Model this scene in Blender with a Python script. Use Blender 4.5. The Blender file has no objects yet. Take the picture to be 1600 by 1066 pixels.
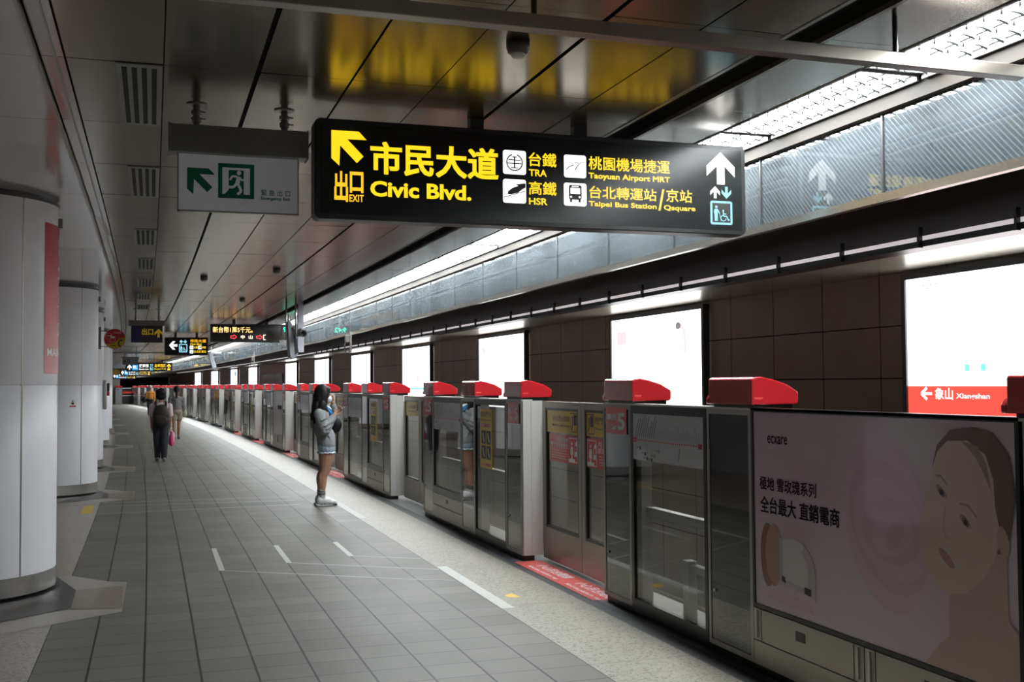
import bpy, math, random
from mathutils import Vector, Matrix
random.seed(7)
SC = bpy.context.scene
COL = SC.collection

# ------------------------------------------------------------------ camera, world, exposure
EYE = 1.6
cam_d = bpy.data.cameras.new('camera')
cam_d.sensor_width = 36.0
cam_d.lens = 1703.0 / 1600.0 * 36.0
cam_d.clip_start = 0.05
cam_d.clip_end = 400
cam = bpy.data.objects.new('camera', cam_d)
COL.objects.link(cam)
cam.matrix_world = Matrix(((0.94984438, -0.00532408, -0.31267764, 0.0),
                           (-0.31264133, -0.0390105, -0.94906985, 0.0),
                           (-0.00714479, 0.99922462, -0.03871844, EYE),
                           (0, 0, 0, 1)))
SC.camera = cam
w = bpy.data.worlds.new('world'); SC.world = w; w.use_nodes = True
w.node_tree.nodes['Background'].inputs[0].default_value = (0.5, 0.52, 0.6, 1)
w.node_tree.nodes['Background'].inputs[1].default_value = 0.02
vs = SC.view_settings
vs.view_transform = 'Standard'; vs.look = 'None'; vs.gamma = 1.0; vs.use_curve_mapping = False
vs.exposure = 0.0
SC.cycles.use_denoising = True
SC.cycles.max_bounces = 8
SC.cycles.transparent_max_bounces = 16
SC.cycles.caustics_reflective = False
SC.cycles.caustics_refractive = False
LIGHT = 57.0      # fluorescent ceiling strip
BOXL = 3.0        # advertising light boxes

# ------------------------------------------------------------------ the gently curving platform
S0, RAD = 7.4, 890.0
def fwd(u, s):
    if s <= S0: return u, s
    t = (s - S0) / RAD
    return -RAD + (RAD + u) * math.cos(t), S0 + (RAD + u) * math.sin(t)
def theta(s):
    return max(0.0, (s - S0) / RAD)

# ------------------------------------------------------------------ materials
MATS = {}
def pr(name, col, rough=0.5, metal=0.0, emit=None, es=0.0, coat=0.0, spec=0.5, coat_rough=0.03):
    if name in MATS: return MATS[name]
    m = bpy.data.materials.new(name); m.use_nodes = True
    b = m.node_tree.nodes['Principled BSDF']
    b.inputs['Base Color'].default_value = (*col, 1)
    b.inputs['Roughness'].default_value = rough
    b.inputs['Metallic'].default_value = metal
    b.inputs['Specular IOR Level'].default_value = spec
    b.inputs['Coat Weight'].default_value = coat
    b.inputs['Coat Roughness'].default_value = coat_rough
    if emit:
        b.inputs['Emission Color'].default_value = (*emit, 1)
        b.inputs['Emission Strength'].default_value = es
    MATS[name] = m
    return m
def em(name, col, s):
    if name in MATS: return MATS[name]
    return pr(name, (0.02, 0.02, 0.02), 0.3, 0, col, s)
class NT:
    """small node helper"""
    def __init__(self, m):
        self.t = m.node_tree; self.b = self.t.nodes['Principled BSDF']
    def n(self, typ, **kw):
        x = self.t.nodes.new(typ)
        for k, v in kw.items(): setattr(x, k, v)
        return x
    def l(self, a, b): self.t.links.new(a, b)
    def crd(self):
        a = self.n('ShaderNodeAttribute'); a.attribute_name = 'crd'; return a.outputs['Vector']
    def noise(self, vec, scale, detail=3, rough=0.5):
        x = self.n('ShaderNodeTexNoise'); x.inputs['Scale'].default_value = scale
        x.inputs['Detail'].default_value = detail; x.inputs['Roughness'].default_value = rough
        self.l(vec, x.inputs['Vector']); return x.outputs['Fac']
    def ramp(self, fac, stops):
        x = self.n('ShaderNodeValToRGB'); e = x.color_ramp.elements
        while len(e) < len(stops): e.new(0.5)
        for q, (p, c) in zip(e, stops): q.position = p; q.color = (*c, 1)
        self.l(fac, x.inputs[0]); return x.outputs[0]
    def math(self, op, a, b=None):
        x = self.n('ShaderNodeMath', operation=op)
        for i, v in enumerate((a, b)):
            if v is None: continue
            if isinstance(v, (int, float)): x.inputs[i].default_value = v
            else: self.l(v, x.inputs[i])
        return x.outputs[0]
    def mix(self, fac, a, b):
        x = self.n('ShaderNodeMix', data_type='RGBA')
        self.l(fac, x.inputs[0])
        for i, v in ((6, a), (7, b)):
            if isinstance(v, tuple): x.inputs[i].default_value = (*v, 1)
            else: self.l(v, x.inputs[i])
        return x.outputs[2]
    def bump(self, h, strength=0.2, dist=0.002):
        x = self.n('ShaderNodeBump'); x.inputs['Strength'].default_value = strength; x.inputs['Distance'].default_value = dist
        self.l(h, x.inputs['Height']); self.l(x.outputs[0], self.b.inputs['Normal'])

def groove(nt, coord, pitch, off, width):
    """1 inside a joint line of the given pitch"""
    a = nt.math('SUBTRACT', coord, off)
    a = nt.math('DIVIDE', a, pitch)
    a = nt.math('FRACT', a)
    a = nt.math('SUBTRACT', a, 0.5)
    a = nt.math('ABSOLUTE', a)
    return nt.math('GREATER_THAN', a, 0.5 - 0.5 * width / pitch)

def mat_tile():
    m = pr('floor_tile', (0.3, 0.3, 0.3), 0.5, spec=0.2); nt = NT(m); c = nt.crd()
    sp = nt.n('ShaderNodeSeparateXYZ'); nt.l(c, sp.inputs[0])
    gu = groove(nt, sp.outputs[0], 0.300, 2.361, 0.013)
    gs = groove(nt, sp.outputs[1], 0.287, 5.803, 0.007)
    g = nt.math('MAXIMUM', gu, gs)
    br = nt.n('ShaderNodeTexWhiteNoise', noise_dimensions='2D')
    fu = nt.math('FLOOR', nt.math('DIVIDE', nt.math('SUBTRACT', sp.outputs[0], 2.361), 0.3))
    fs = nt.math('FLOOR', nt.math('DIVIDE', nt.math('SUBTRACT', sp.outputs[1], 5.803), 0.287))
    cb = nt.n('ShaderNodeCombineXYZ'); nt.l(fu, cb.inputs[0]); nt.l(fs, cb.inputs[1]); nt.l(cb.outputs[0], br.inputs['Vector'])
    base = nt.mix(br.outputs['Value'], (0.132, 0.124, 0.110), (0.166, 0.157, 0.140))
    n1 = nt.noise(c, 160, 3)
    base2 = nt.mix(nt.math('MULTIPLY', n1, 0.35), base, (0.085, 0.082, 0.074))
    n2 = nt.noise(c, 1.3, 4)
    st = nt.math('MULTIPLY', nt.math('SUBTRACT', n2, 0.35), 0.55)
    base3 = nt.mix(st, base2, (0.10, 0.092, 0.08))
    nt.l(nt.mix(g, base3, (0.022, 0.021, 0.019)), nt.b.inputs['Base Color'])
    nt.l(nt.math('ADD', nt.math('MULTIPLY', n2, 0.15), 0.42), nt.b.inputs['Roughness'])
    nt.bump(nt.math('SUBTRACT', nt.math('MULTIPLY', n1, 0.15), g), 0.3, 0.003)
    return m
def mat_granite(name, a, b, dark, pitch, off, rough):
    m = pr(name, a, rough); nt = NT(m); c = nt.crd()
    sp = nt.n('ShaderNodeSeparateXYZ'); nt.l(c, sp.inputs[0])
    v = nt.n('ShaderNodeTexVoronoi'); v.inputs['Scale'].default_value = 85; nt.l(c, v.inputs['Vector'])
    sep = nt.n('ShaderNodeSeparateColor'); nt.l(v.outputs['Color'], sep.inputs[0])
    base = nt.mix(sep.outputs[0], a, b)
    dk = nt.math('LESS_THAN', sep.outputs[1], 0.16)
    base = nt.mix(dk, base, dark)
    n2 = nt.noise(c, 2.0, 4)
    base = nt.mix(nt.math('MULTIPLY', n2, 0.3), base, tuple(x * 0.6 for x in a))
    g = groove(nt, sp.outputs[1], pitch, off, 0.006)
    nt.l(nt.mix(g, base, (0.05, 0.045, 0.04)), nt.b.inputs['Base Color'])
    nt.bump(nt.noise(c, 70, 2), 0.03, 0.002)
    return m
M_TILE = mat_tile()
M_GRAN = mat_granite('granite_edge', (0.29, 0.268, 0.218), (0.215, 0.198, 0.16), (0.10, 0.093, 0.076), 0.861, 5.803, 0.45)
M_GRAN2 = mat_granite('granite_warm', (0.31, 0.255, 0.20), (0.21, 0.175, 0.138), (0.085, 0.07, 0.055), 1.15, 7.76, 0.3)
M_DARKSTONE = pr('dark_stone', (0.022, 0.022, 0.021), 0.35)
M_BROWNTILE = pr('brown_tile', (0.19, 0.155, 0.12), 0.35)
M_LIGHTSTONE = pr('light_stone', (0.26, 0.235, 0.20), 0.3)
M_KERB = pr('kerb_grey', (0.05, 0.055, 0.06), 0.5)
M_SILL = pr('sill_grey', (0.17, 0.175, 0.17), 0.4)
def mat_metal(name, col, rough, bumps=0.006, metal=0.92):
    m = pr(name, col, rough, metal); nt = NT(m); c = nt.crd()
    return m
M_CEIL = mat_metal('ceiling_metal', (0.245, 0.200, 0.145), 0.20)
M_CEILB = mat_metal('ceiling_margin', (0.34, 0.305, 0.26), 0.2)
M_WHITEP = pr('white_enamel', (0.70, 0.66, 0.64), 0.16, 0.0, coat=0.7, coat_rough=.08)
M_GAP = pr('gap_black', (0.012, 0.011, 0.009), 0.7)
M_TRIM = pr('trim_metal', (0.30, 0.28, 0.25), 0.3, 0.8)
M_STEEL = pr('stainless', (0.46, 0.45, 0.43), 0.28, 0.95)
M_STEELD = pr('stainless_door', (0.36, 0.33, 0.295), 0.36, 0.85)
M_STEELW = pr('pillar_white', (0.46, 0.455, 0.43), 0.35, 0.0)
M_BLACK = pr('black_paint', (0.012, 0.012, 0.012), 0.28)
M_BLACKG = pr('black_gloss', (0.008, 0.008, 0.008), 0.03, spec=1.0, coat=.6)
M_DGREY = pr('dark_grey', (0.05, 0.05, 0.05), 0.4)
M_MGREY = pr('mid_grey', (0.19, 0.19, 0.19), 0.45)
M_RED = pr('red_cover', (0.50, 0.020, 0.026), 0.16, coat=0.7, coat_rough=0.02)
M_REDF = pr('red_print', (0.62, 0.03, 0.04), 0.3, coat=0.4)
M_WHITEF = pr('white_print', (0.8, 0.8, 0.8), 0.4)
M_YELF = pr('yellow_print', (0.72, 0.50, 0.02), 0.35, coat=0.3)
M_BLKF = pr('black_print', (0.02, 0.02, 0.02), 0.4)
M_MAPF = pr('map_print', (0.58, 0.58, 0.62), 0.3, coat=0.3)
M_REDMAT = pr('red_floor_print', (0.62, 0.10, 0.09), 0.4)
M_PAINT = pr('floor_paint', (0.42, 0.425, 0.40), 0.5)
M_PAINTD = pr('floor_paint_worn', (0.32, 0.325, 0.305), 0.5)
M_FLYEL = pr('floor_yellow', (0.60, 0.40, 0.03), 0.5)
M_SHAFT = pr('column_enamel', (0.82, 0.82, 0.85), 0.34, spec=0.35)
M_WALL = pr('track_wall', (0.085, 0.072, 0.06), 0.33)
def mat_wall():
    nt = NT(M_WALL); c = nt.crd()
    n = nt.noise(c, 1.6, 5)
    nt.l(nt.mix(n, (0.56, 0.455, 0.355), (0.34, 0.275, 0.215)), nt.b.inputs['Base Color'])
mat_wall()
M_SOFFIT = pr('soffit_metal', (0.66, 0.61, 0.52), 0.24, 0.75)
M_FASCIA = pr('fascia_black', (0.030, 0.025, 0.023), 0.55)
M_TRACK = pr('track_dark', (0.03, 0.028, 0.025), 0.8)
def mat_glass(name, tint, haze, hazec, wires=False, ior=1.6):
    m = bpy.data.materials.new(name); m.use_nodes = True; t = m.node_tree; t.nodes.clear()
    out = t.nodes.new('ShaderNodeOutputMaterial')
    tr = t.nodes.new('ShaderNodeBsdfTransparent'); tr.inputs[0].default_value = (*tint, 1)
    df = t.nodes.new('ShaderNodeBsdfDiffuse'); df.inputs[0].default_value = (*hazec, 1)
    gl = t.nodes.new('ShaderNodeBsdfGlossy'); gl.inputs['Roughness'].default_value = 0.015; gl.inputs[0].default_value = (1, 1, 1, 1)
    fr = t.nodes.new('ShaderNodeFresnel'); ge = t.nodes.new('ShaderNodeNewGeometry'); mk_ = t.nodes.new('ShaderNodeMath'); mk_.operation = 'MULTIPLY_ADD'; mk_.inputs[1].default_value = -2.0; mk_.inputs[2].default_value = 1.0
    pw = t.nodes.new('ShaderNodeMath'); pw.operation = 'POWER'; pw.inputs[0].default_value = ior
    t.links.new(ge.outputs['Backfacing'], mk_.inputs[0]); t.links.new(mk_.outputs[0], pw.inputs[1]); t.links.new(pw.outputs[0], fr.inputs[0])
    m1 = t.nodes.new('ShaderNodeMixShader'); m1.inputs[0].default_value = haze
    t.links.new(tr.outputs[0], m1.inputs[1]); t.links.new(df.outputs[0], m1.inputs[2])
    if wires:
        a = t.nodes.new('ShaderNodeAttribute'); a.attribute_name = 'crd'
        sp = t.nodes.new('ShaderNodeSeparateXYZ'); t.links.new(a.outputs['Vector'], sp.inputs[0])
        class Q(NT):
            def __init__(self): self.t = t
        q = Q()
        d1 = q.math('SUBTRACT', sp.outputs[1], sp.outputs[2])
        g = groove(q, d1, 0.034, 0.0, 0.0024)
        no = t.nodes.new('ShaderNodeTexNoise'); no.inputs['Scale'].default_value = 90; no.inputs['Detail'].default_value = 4
        t.links.new(a.outputs['Vector'], no.inputs['Vector'])
        no2 = t.nodes.new('ShaderNodeTexNoise'); no2.inputs['Scale'].default_value = 2.2; t.links.new(a.outputs['Vector'], no2.inputs['Vector'])
        h = q.math('MULTIPLY', q.math('MULTIPLY', no.outputs['Fac'], no2.outputs['Fac']), 0.16)
        h = q.math('ADD', h, haze - 0.03)
        h = q.math('MAXIMUM', h, q.math('MULTIPLY', g, 0.40))
        t.links.new(h, m1.inputs[0])
        t.links.new(q.mix(g, hazec, (0.48, 0.53, 0.56)), df.inputs[0])
    m2 = t.nodes.new('ShaderNodeMixShader')
    t.links.new(fr.outputs[0], m2.inputs[0]); t.links.new(m1.outputs[0], m2.inputs[1]); t.links.new(gl.outputs[0], m2.inputs[2])
    t.links.new(m2.outputs[0], out.inputs[0])
    MATS[name] = m
    return m
M_PSDGLASS = mat_glass('screen_glass', (0.80, 0.80, 0.78), 0.03, (0.3, 0.3, 0.3), ior=1.55)
M_WIREGLASS = mat_glass('wired_glass', (0.74, 0.76, 0.77), 0.22, (0.205, 0.24, 0.255), True, 1.9)
M_TUBE = em('fluorescent', (0.93, 0.98, 1.0), LIGHT)
M_LOUVER = pr('louver_white', (0.055, 0.058, 0.06), 0.4)
E_WHITE = em('sign_white', (1.0, 1.0, 0.97), 1.5)
E_YEL = em('sign_yellow', (1.0, 0.66, 0.012), 1.2)
E_AMB = em('sign_amber', (1.0, 0.55, 0.02), 1.15)
E_BLUE = em('sign_blue', (0.35, 0.80, 1.0), 1.2)
E_BLUE2 = em('line_blue', (0.03, 0.35, 0.85), 1.2)

# ------------------------------------------------------------------ mesh builder
_TX = {}
def glyphs(txt, bold):
    k = (txt, bold)
    if k not in _TX:
        cu = bpy.data.curves.new('txt', 'FONT'); cu.body = txt; cu.size = 1.0; cu.offset = bold; cu.resolution_u = 3
        ob = bpy.data.objects.new('txt', cu)
        me = bpy.data.meshes.new_from_object(ob)
        v = [(p.co.x, p.co.y) for p in me.vertices]; f = [tuple(p.vertices) for p in me.polygons]
        bpy.data.objects.remove(ob); bpy.data.curves.remove(cu); bpy.data.meshes.remove(me)
        _TX[k] = (v, f)
    return _TX[k]
X, Y, Z = Vector((1, 0, 0)), Vector((0, 1, 0)), Vector((0, 0, 1))
class Fr:
    """a drawing plane: origin, right, up; normal = right x up"""
    def __init__(self, o, r=X, u=Z): self.o, self.r, self.u = Vector(o), Vector(r), Vector(u); self.n = self.r.cross(self.u)
    def p(self, a, b, h=0.0): return self.o + self.r * a + self.u * b + self.n * h
class MB:
    def __init__(self): self.v = []; self.f = []; self.m = []; self.tx = []; self.seg = []
    def cut(self, name): self.seg.append((len(self.f), name))
    def add(self, vs, fs, m=0):
        k = len(self.v); self.v += [tuple(p) for p in vs]
        self.f += [tuple(i + k for i in f) for f in fs]; self.m += [m] * len(fs); return self
    def box(self, x0, x1, y0, y1, z0, z1, m=0):
        x0, x1 = min(x0, x1), max(x0, x1); y0, y1 = min(y0, y1), max(y0, y1); z0, z1 = min(z0, z1), max(z0, z1)
        vs = [(x0, y0, z0), (x1, y0, z0), (x1, y1, z0), (x0, y1, z0), (x0, y0, z1), (x1, y0, z1), (x1, y1, z1), (x0, y1, z1)]
        return self.add(vs, [(0, 3, 2, 1), (4, 5, 6, 7), (0, 1, 5, 4), (1, 2, 6, 5), (2, 3, 7, 6), (3, 0, 4, 7)], m)
    def quad(self, a, b, c, d, m=0): return self.add([a, b, c, d], [(0, 1, 2, 3)], m)
    def poly(self, fr, pts, m=0, h=0.0):
        ar = sum(pts[i - 1][0] * pts[i][1] - pts[i][0] * pts[i - 1][1] for i in range(len(pts)))
        if ar < 0: pts = pts[::-1]
        return self.add([fr.p(a, b, h) for a, b in pts], [tuple(range(len(pts)))], m)
    def rect(self, fr, x0, x1, y0, y1, m=0, h=0.0): return self.poly(fr, [(x0, y0), (x1, y0), (x1, y1), (x0, y1)], m, h)
    def rrect(self, fr, x0, x1, y0, y1, r, m=0, h=0.0):
        pts = []
        for cx, cy, a0 in ((x1 - r, y1 - r, 0), (x0 + r, y1 - r, 90), (x0 + r, y0 + r, 180), (x1 - r, y0 + r, 270)):
            for k in range(5):
                a = math.radians(a0 + 22.5 * k); pts.append((cx + r * math.cos(a), cy + r * math.sin(a)))
        return self.poly(fr, pts, m, h)
    def ell(self, fr, cx, cy, rx, ry, m=0, h=0.0, n=24, rot=0.0, a0=0, a1=360):
        pts = []
        full = a1 - a0 >= 360
        for k in range(n if full else n + 1):
            a = math.radians(a0 + (a1 - a0) * k / n)
            x, y = rx * math.cos(a), ry * math.sin(a)
            pts.append((cx + x * math.cos(rot) - y * math.sin(rot), cy + x * math.sin(rot) + y * math.cos(rot)))
        return self.poly(fr, pts, m, h)
    def ring(self, fr, cx, cy, r0, r1, m=0, h=0.0, n=24, a0=0, a1=360):
        for k in range(n):
            t0, t1 = math.radians(a0 + (a1 - a0) * k / n), math.radians(a0 + (a1 - a0) * (k + 1) / n)
            self.poly(fr, [(cx + r * math.cos(t), cy + r * math.sin(t)) for r, t in ((r0, t0), (r1, t0), (r1, t1), (r0, t1))], m, h)
        return self
    def line(self, fr, pts, wd, m=0, h=0.0):
        for (x0, y0), (x1, y1) in zip(pts, pts[1:]):
            d = math.hypot(x1 - x0, y1 - y0) or 1e-6
            px, py = -(y1 - y0) / d * wd / 2, (x1 - x0) / d * wd / 2
            self.poly(fr, [(x0 - px, y0 - py), (x1 - px, y1 - py), (x1 + px, y1 + py), (x0 + px, y0 + py)], m, h)
        return self
    def text(self, fr, txt, x0, x1, y0, y1, m=0, bold=0.012, h=0.0, fat=0.0):
        if fat:
            for q, (dx, dy) in enumerate(((-1, -1), (1, -1), (-1, 1))): self.text(fr, txt, x0 + dx * fat, x1 + dx * fat, y0 + dy * fat, y1 + dy * fat, m, bold, h + .00005 * (q + 1))
            x0, x1, y0, y1 = x0 + fat, x1 + fat, y0 + fat, y1 + fat
        v, f = glyphs(txt, bold)
        if not v: return self
        xa, xb = min(p[0] for p in v), max(p[0] for p in v); ya, yb = min(p[1] for p in v), max(p[1] for p in v)
        sx, sy = (x1 - x0) / max(xb - xa, 1e-6), (y1 - y0) / max(yb - ya, 1e-6)
        self.tx.append((len(self.f), len(self.f) + len(f)))
        return self.add([fr.p(x0 + (a - xa) * sx, y0 + (b - ya) * sy, h) for a, b in v], f, m)
    def prism(self, fr, pts, depth, m=0, h=0.0):
        ar = sum(pts[i - 1][0] * pts[i][1] - pts[i][0] * pts[i - 1][1] for i in range(len(pts)))
        if ar < 0: pts = pts[::-1]
        n = len(pts)
        vs = [fr.p(a, b, h) for a, b in pts] + [fr.p(a, b, h - depth) for a, b in pts]
        fs = [tuple(range(n)), tuple(range(2 * n - 1, n - 1, -1))] + [(i, i + n, (i + 1) % n + n, (i + 1) % n) for i in range(n)]
        return self.add(vs, fs, m)
    def cyl(self, p0, p1, r0, r1=None, n=16, m=0):
        p0, p1 = Vector(p0), Vector(p1); r1 = r0 if r1 is None else r1
        d = (p1 - p0).normalized(); a = d.orthogonal().normalized(); b = d.cross(a)
        vs = []
        for p, r in ((p0, r0), (p1, r1)):
            vs += [p + (a * math.cos(2 * math.pi * k / n) + b * math.sin(2 * math.pi * k / n)) * r for k in range(n)]
        fs = [(k, (k + 1) % n, (k + 1) % n + n, k + n) for k in range(n)] + [tuple(range(n - 1, -1, -1)), tuple(range(n, 2 * n))]
        return self.add(vs, fs, m)
    def lathe(self, prof, n=48, m=0, cx=0, cy=0, a0=0.0, a1=360.0):
        full = a1 - a0 >= 360; cols = n if full else n + 1
        vs = []
        for k in range(cols):
            a = math.radians(a0 + (a1 - a0) * k / n)
            vs += [(cx + r * math.cos(a), cy + r * math.sin(a), z) for r, z in prof]
        q = len(prof); fs = []
        for k in range(n):
            k2 = (k + 1) % cols
            for i in range(q - 1): fs.append((k * q + i, k2 * q + i, k2 * q + i + 1, k * q + i + 1))
        return self.add(vs, fs, m)
    def frame(self, x0, x1, y0, y1, z0, z1, wd, m=0):
        """rectangular frame lying in the y-z plane, thickness x0..x1"""
        self.box(x0, x1, y0, y1, z0, z0 + wd, m); self.box(x0, x1, y0, y1, z1 - wd, z1, m)
        self.box(x0, x1, y0, y0 + wd, z0 + wd, z1 - wd, m); return self.box(x0, x1, y1 - wd, y1, z0 + wd, z1 - wd, m)
    def prints(self, mats, parent, pic='pictogram', let='lettering'):
        isx = set(i for p, q in self.tx for i in range(p, q))
        out = {}
        for i, (f, m) in enumerate(zip(self.f, self.m)):
            if i in isx: key = (0, let)
            else:
                k = [q for q, (st, _) in enumerate(self.seg) if st <= i]
                key = (1 + k[-1], self.seg[k[-1]][1]) if k and self.seg[k[-1]][1] else (-1, pic)
            out.setdefault(key, MB()).add([self.v[j] for j in f], [tuple(range(len(f)))], m)
        for (_, nm), q in out.items(): q.build(nm, mats, parent)
    def build(self, name, mats, parent=None, warp=False, smooth=False, bevel=0.0, segs=2):
        me = bpy.data.meshes.new(name)
        vv = [(*fwd(p[0], p[1]), p[2]) for p in self.v] if warp else self.v
        me.from_pydata(vv, [], self.f); me.update()
        if not isinstance(mats, (list, tuple)): mats = [mats]
        for q in mats: me.materials.append(q)
        if len(mats) > 1: me.polygons.foreach_set('material_index', self.m)
        at = me.attributes.new('crd', 'FLOAT_VECTOR', 'POINT')
        at.data.foreach_set('vector', [c for p in self.v for c in p])
        if smooth: me.polygons.foreach_set('use_smooth', [True] * len(me.polygons))
        o = bpy.data.objects.new(name, me); COL.objects.link(o)
        if parent: o.parent = parent
        if bevel:
            b = o.modifiers.new('bevel', 'BEVEL'); b.width = bevel; b.segments = segs; b.limit_method = 'ANGLE'; b.angle_limit = math.radians(40)
        return o
def tag(o, label=None, cat=None, group=None, kind=None):
    for k, v in (('label', label), ('category', cat), ('group', group), ('kind', kind)):
        if v: o[k] = v
    return o
def root(name, u, s, z, label, cat, group=None, rz=0.0):
    o = bpy.data.objects.new(name, None); COL.objects.link(o)
    x, y = fwd(u, s); o.location = (x, y, z); o.rotation_euler = (0, 0, theta(s) + rz)
    o.empty_display_size = 0.1
    return tag(o, label, cat, group)
def move(o, u, s, z, rz=0.0):
    x, y = fwd(u, s); o.location = (x, y, z); o.rotation_euler = (0, 0, theta(s) + rz)
def dup(o, parent=None):
    c = o.copy(); COL.objects.link(c)
    if parent: c.parent = parent
    for ch in list(o.children): dup(ch, c)
    return c
ORD = ('nearest second third fourth fifth sixth seventh eighth ninth tenth eleventh twelfth thirteenth fourteenth fifteenth '
       'sixteenth seventeenth eighteenth nineteenth twentieth').split()
TENS = {20: 'twenty', 30: 'thirty', 40: 'forty', 50: 'fifty', 60: 'sixty', 70: 'seventy', 80: 'eighty', 90: 'ninety'}
def nth(i):
    i += 1
    if i <= 20: return ORD[i - 1]
    t, r = i // 10 * 10, i % 10
    return (TENS[t][:-1] + 'ieth') if r == 0 else TENS[t] + '-' + ('first' if r == 1 else ORD[r - 1])
def srange(a, b, st=2.0):
    n = max(1, int(math.ceil((b - a) / st))); return [a + (b - a) * k / n for k in range(n + 1)]
def strip(mb, u0, u1, z0, z1, a, b, m=0, st=2.0):
    """long box along the platform, cut into short lengths"""
    ss = srange(a, b, st)
    for s in ss: mb.v += [(u0, s, z0), (u1, s, z0), (u1, s, z1), (u0, s, z1)]
    k0 = len(mb.v) - 4 * len(ss)
    for i in range(len(ss) - 1):
        p = k0 + 4 * i; q = p + 4
        for c in range(4): mb.f.append((p + c, p + (c + 1) % 4, q + (c + 1) % 4, q + c)); mb.m.append(m)
    mb.f.append((k0 + 3, k0 + 2, k0 + 1, k0)); mb.m.append(m)
    p = k0 + 4 * (len(ss) - 1); mb.f.append((p, p + 1, p + 2, p + 3)); mb.m.append(m)
    return mb
def sheet(mb, pa, pb, a, b, m=0, st=2.0, flip=False):
    """long flat sheet between two (u,z) lines"""
    ss = srange(a, b, st)
    for s0, s1 in zip(ss, ss[1:]):
        q = [(pa[0], s0, pa[1]), (pb[0], s0, pb[1]), (pb[0], s1, pb[1]), (pa[0], s1, pa[1])]
        mb.quad(*(q[::-1] if flip else q), m)
    return mb

NEAR, FAR = -16.0, 106.0
# ------------------------------------------------------------------ floor
mb = MB()
for ua, ub, mi in ((-3.3, -0.639, 2), (-0.639, 2.361, 0), (2.361, 3.0, 1), (3.0, 3.118, 3), (3.118, 3.64, 4)):
    sheet(mb, (ua, 0), (ub, 0), NEAR, FAR, mi)
sheet(mb, (3.64, 0), (3.64, -1.2), NEAR, FAR, 5)
tag(mb.build('floor', [M_TILE, M_GRAN, M_GRAN2, M_KERB, M_SILL, M_TRACK], warp=True), 'grey tiled platform floor with beige granite edges', 'floor', kind='structure')
mb = MB()
sheet(mb, (3.64, -1.2), (7.05, -1.2), NEAR, FAR, 0)
tag(mb.build('floor_track', [M_TRACK], warp=True), 'dark track bed beyond the platform screen doors', 'floor', kind='structure')
for uu, lb in ((4.55, 'steel running rail beside the platform edge'), (5.98, 'steel running rail beside the far tunnel wall')):
    mb = MB(); strip(mb, uu - 0.035, uu + 0.035, -1.06, -0.98, NEAR, FAR, 0, 3); strip(mb, uu - 0.02, uu + 0.02, -1.18, -1.06, NEAR, FAR, 0, 3); strip(mb, uu - .08, uu + .08, -1.2, -1.16, NEAR, FAR, 0, 3)
    tag(mb.build('running_rail', [M_STEEL], warp=True), lb, 'rail')

# ------------------------------------------------------------------ ceiling panels
mb = MB()
ULINES = [(-0.389, 0.010), (0.040, 0.006), (0.472, 0.024), (0.925, 0.012), (1.340, 0.007), (1.773, 0.024), (2.210, 0.007), (2.620, 0.0)]
rs = random.Random(3)
s = NEAR
srow = [5.30 + 1.243 * k for k in range(-18, 82)]
for s0, s1 in zip(srow, srow[1:]):
    if s1 > FAR: break
    for (ua, wa), (ub, wb) in zip(ULINES, ULINES[1:]):
        h = [rs.uniform(-0.0012, 0.0012) for _ in range(4)]
        a, b = ua + wa / 2, ub - wb / 2
        z = 3.1
        mb.quad((a, s0 + .003, z + h[0]), (a, s1 - .003, z + h[1]), (b, s1 - .003, z + h[2]), (b, s0 + .003, z + h[3]), 0)
    for ua, ub, mi in ((-0.428, -0.394, 1), (-0.49, -0.436, 1), (2.822, 3.225, 1), (3.575, 3.665, 1)):
        h = [rs.uniform(-0.001, 0.001) for _ in range(4)]
        mb.quad((ua, s0 + .002, 3.1 + h[0]), (ua, s1 - .002, 3.1 + h[1]), (ub, s1 - .002, 3.1 + h[2]), (ub, s0 + .002, 3.1 + h[3]), mi)
    for ua, ub in ((-3.3, -1.95), (-1.945, -0.512)):
        h = [rs.uniform(-0.0012, 0.0012) for _ in range(4)]
        mb.quad((ua, s0 + .003, 3.092 + h[0]), (ua, s1 - .003, 3.092 + h[1]), (ub, s1 - .003, 3.092 + h[2]), (ub, s0 + .003, 3.092 + h[3]), 2)
sheet(mb, (-3.3, 3.13), (2.62, 3.13), NEAR, FAR, 3, flip=True)          # dark void above the joints
sheet(mb, (2.62, 3.1), (2.62, 3.19), NEAR, FAR, 1)
sheet(mb, (2.62, 3.19), (2.822, 3.19), NEAR, FAR, 3, flip=True)
sheet(mb, (2.822, 3.19), (2.822, 3.1), NEAR, FAR, 3)
sheet(mb, (2.822, 3.195), (3.7, 3.195), NEAR, FAR, 3, flip=True)
tag(mb.build('ceiling', [M_CEIL, M_CEILB, M_WHITEP, M_GAP], warp=True), 'dark polished metal panel ceiling above the platform', 'ceiling', kind='structure')
mb = MB(); strip(mb, -0.512, -0.498, 3.06, 3.12, NEAR, FAR, 0); strip(mb, -0.436, -0.426, 3.095, 3.12, NEAR, FAR, 0)
tag(mb.build('trim_1', [M_TRIM], warp=True), 'metal edge trim between white and dark ceiling panels', 'trim', kind='structure')
mb = MB(); strip(mb, 2.80, 2.822, 3.097, 3.12, NEAR, FAR, 0); strip(mb, 2.60, 2.622, 3.097, 3.12, NEAR, FAR, 0)
tag(mb.build('trim_2', [M_TRIM], warp=True), 'metal lips of the dark slot in the ceiling', 'trim', kind='structure')
mb = MB()
strip(mb, 3.58, 3.66, 2.995, 3.10, NEAR, FAR, 0)
tag(mb.build('trim_3', [pr('profile_bronze', (0.030, 0.024, 0.019), 0.5, spec=.2)], warp=True), 'bronze metal profile holding the wired glass row', 'trim', kind='structure')
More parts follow.
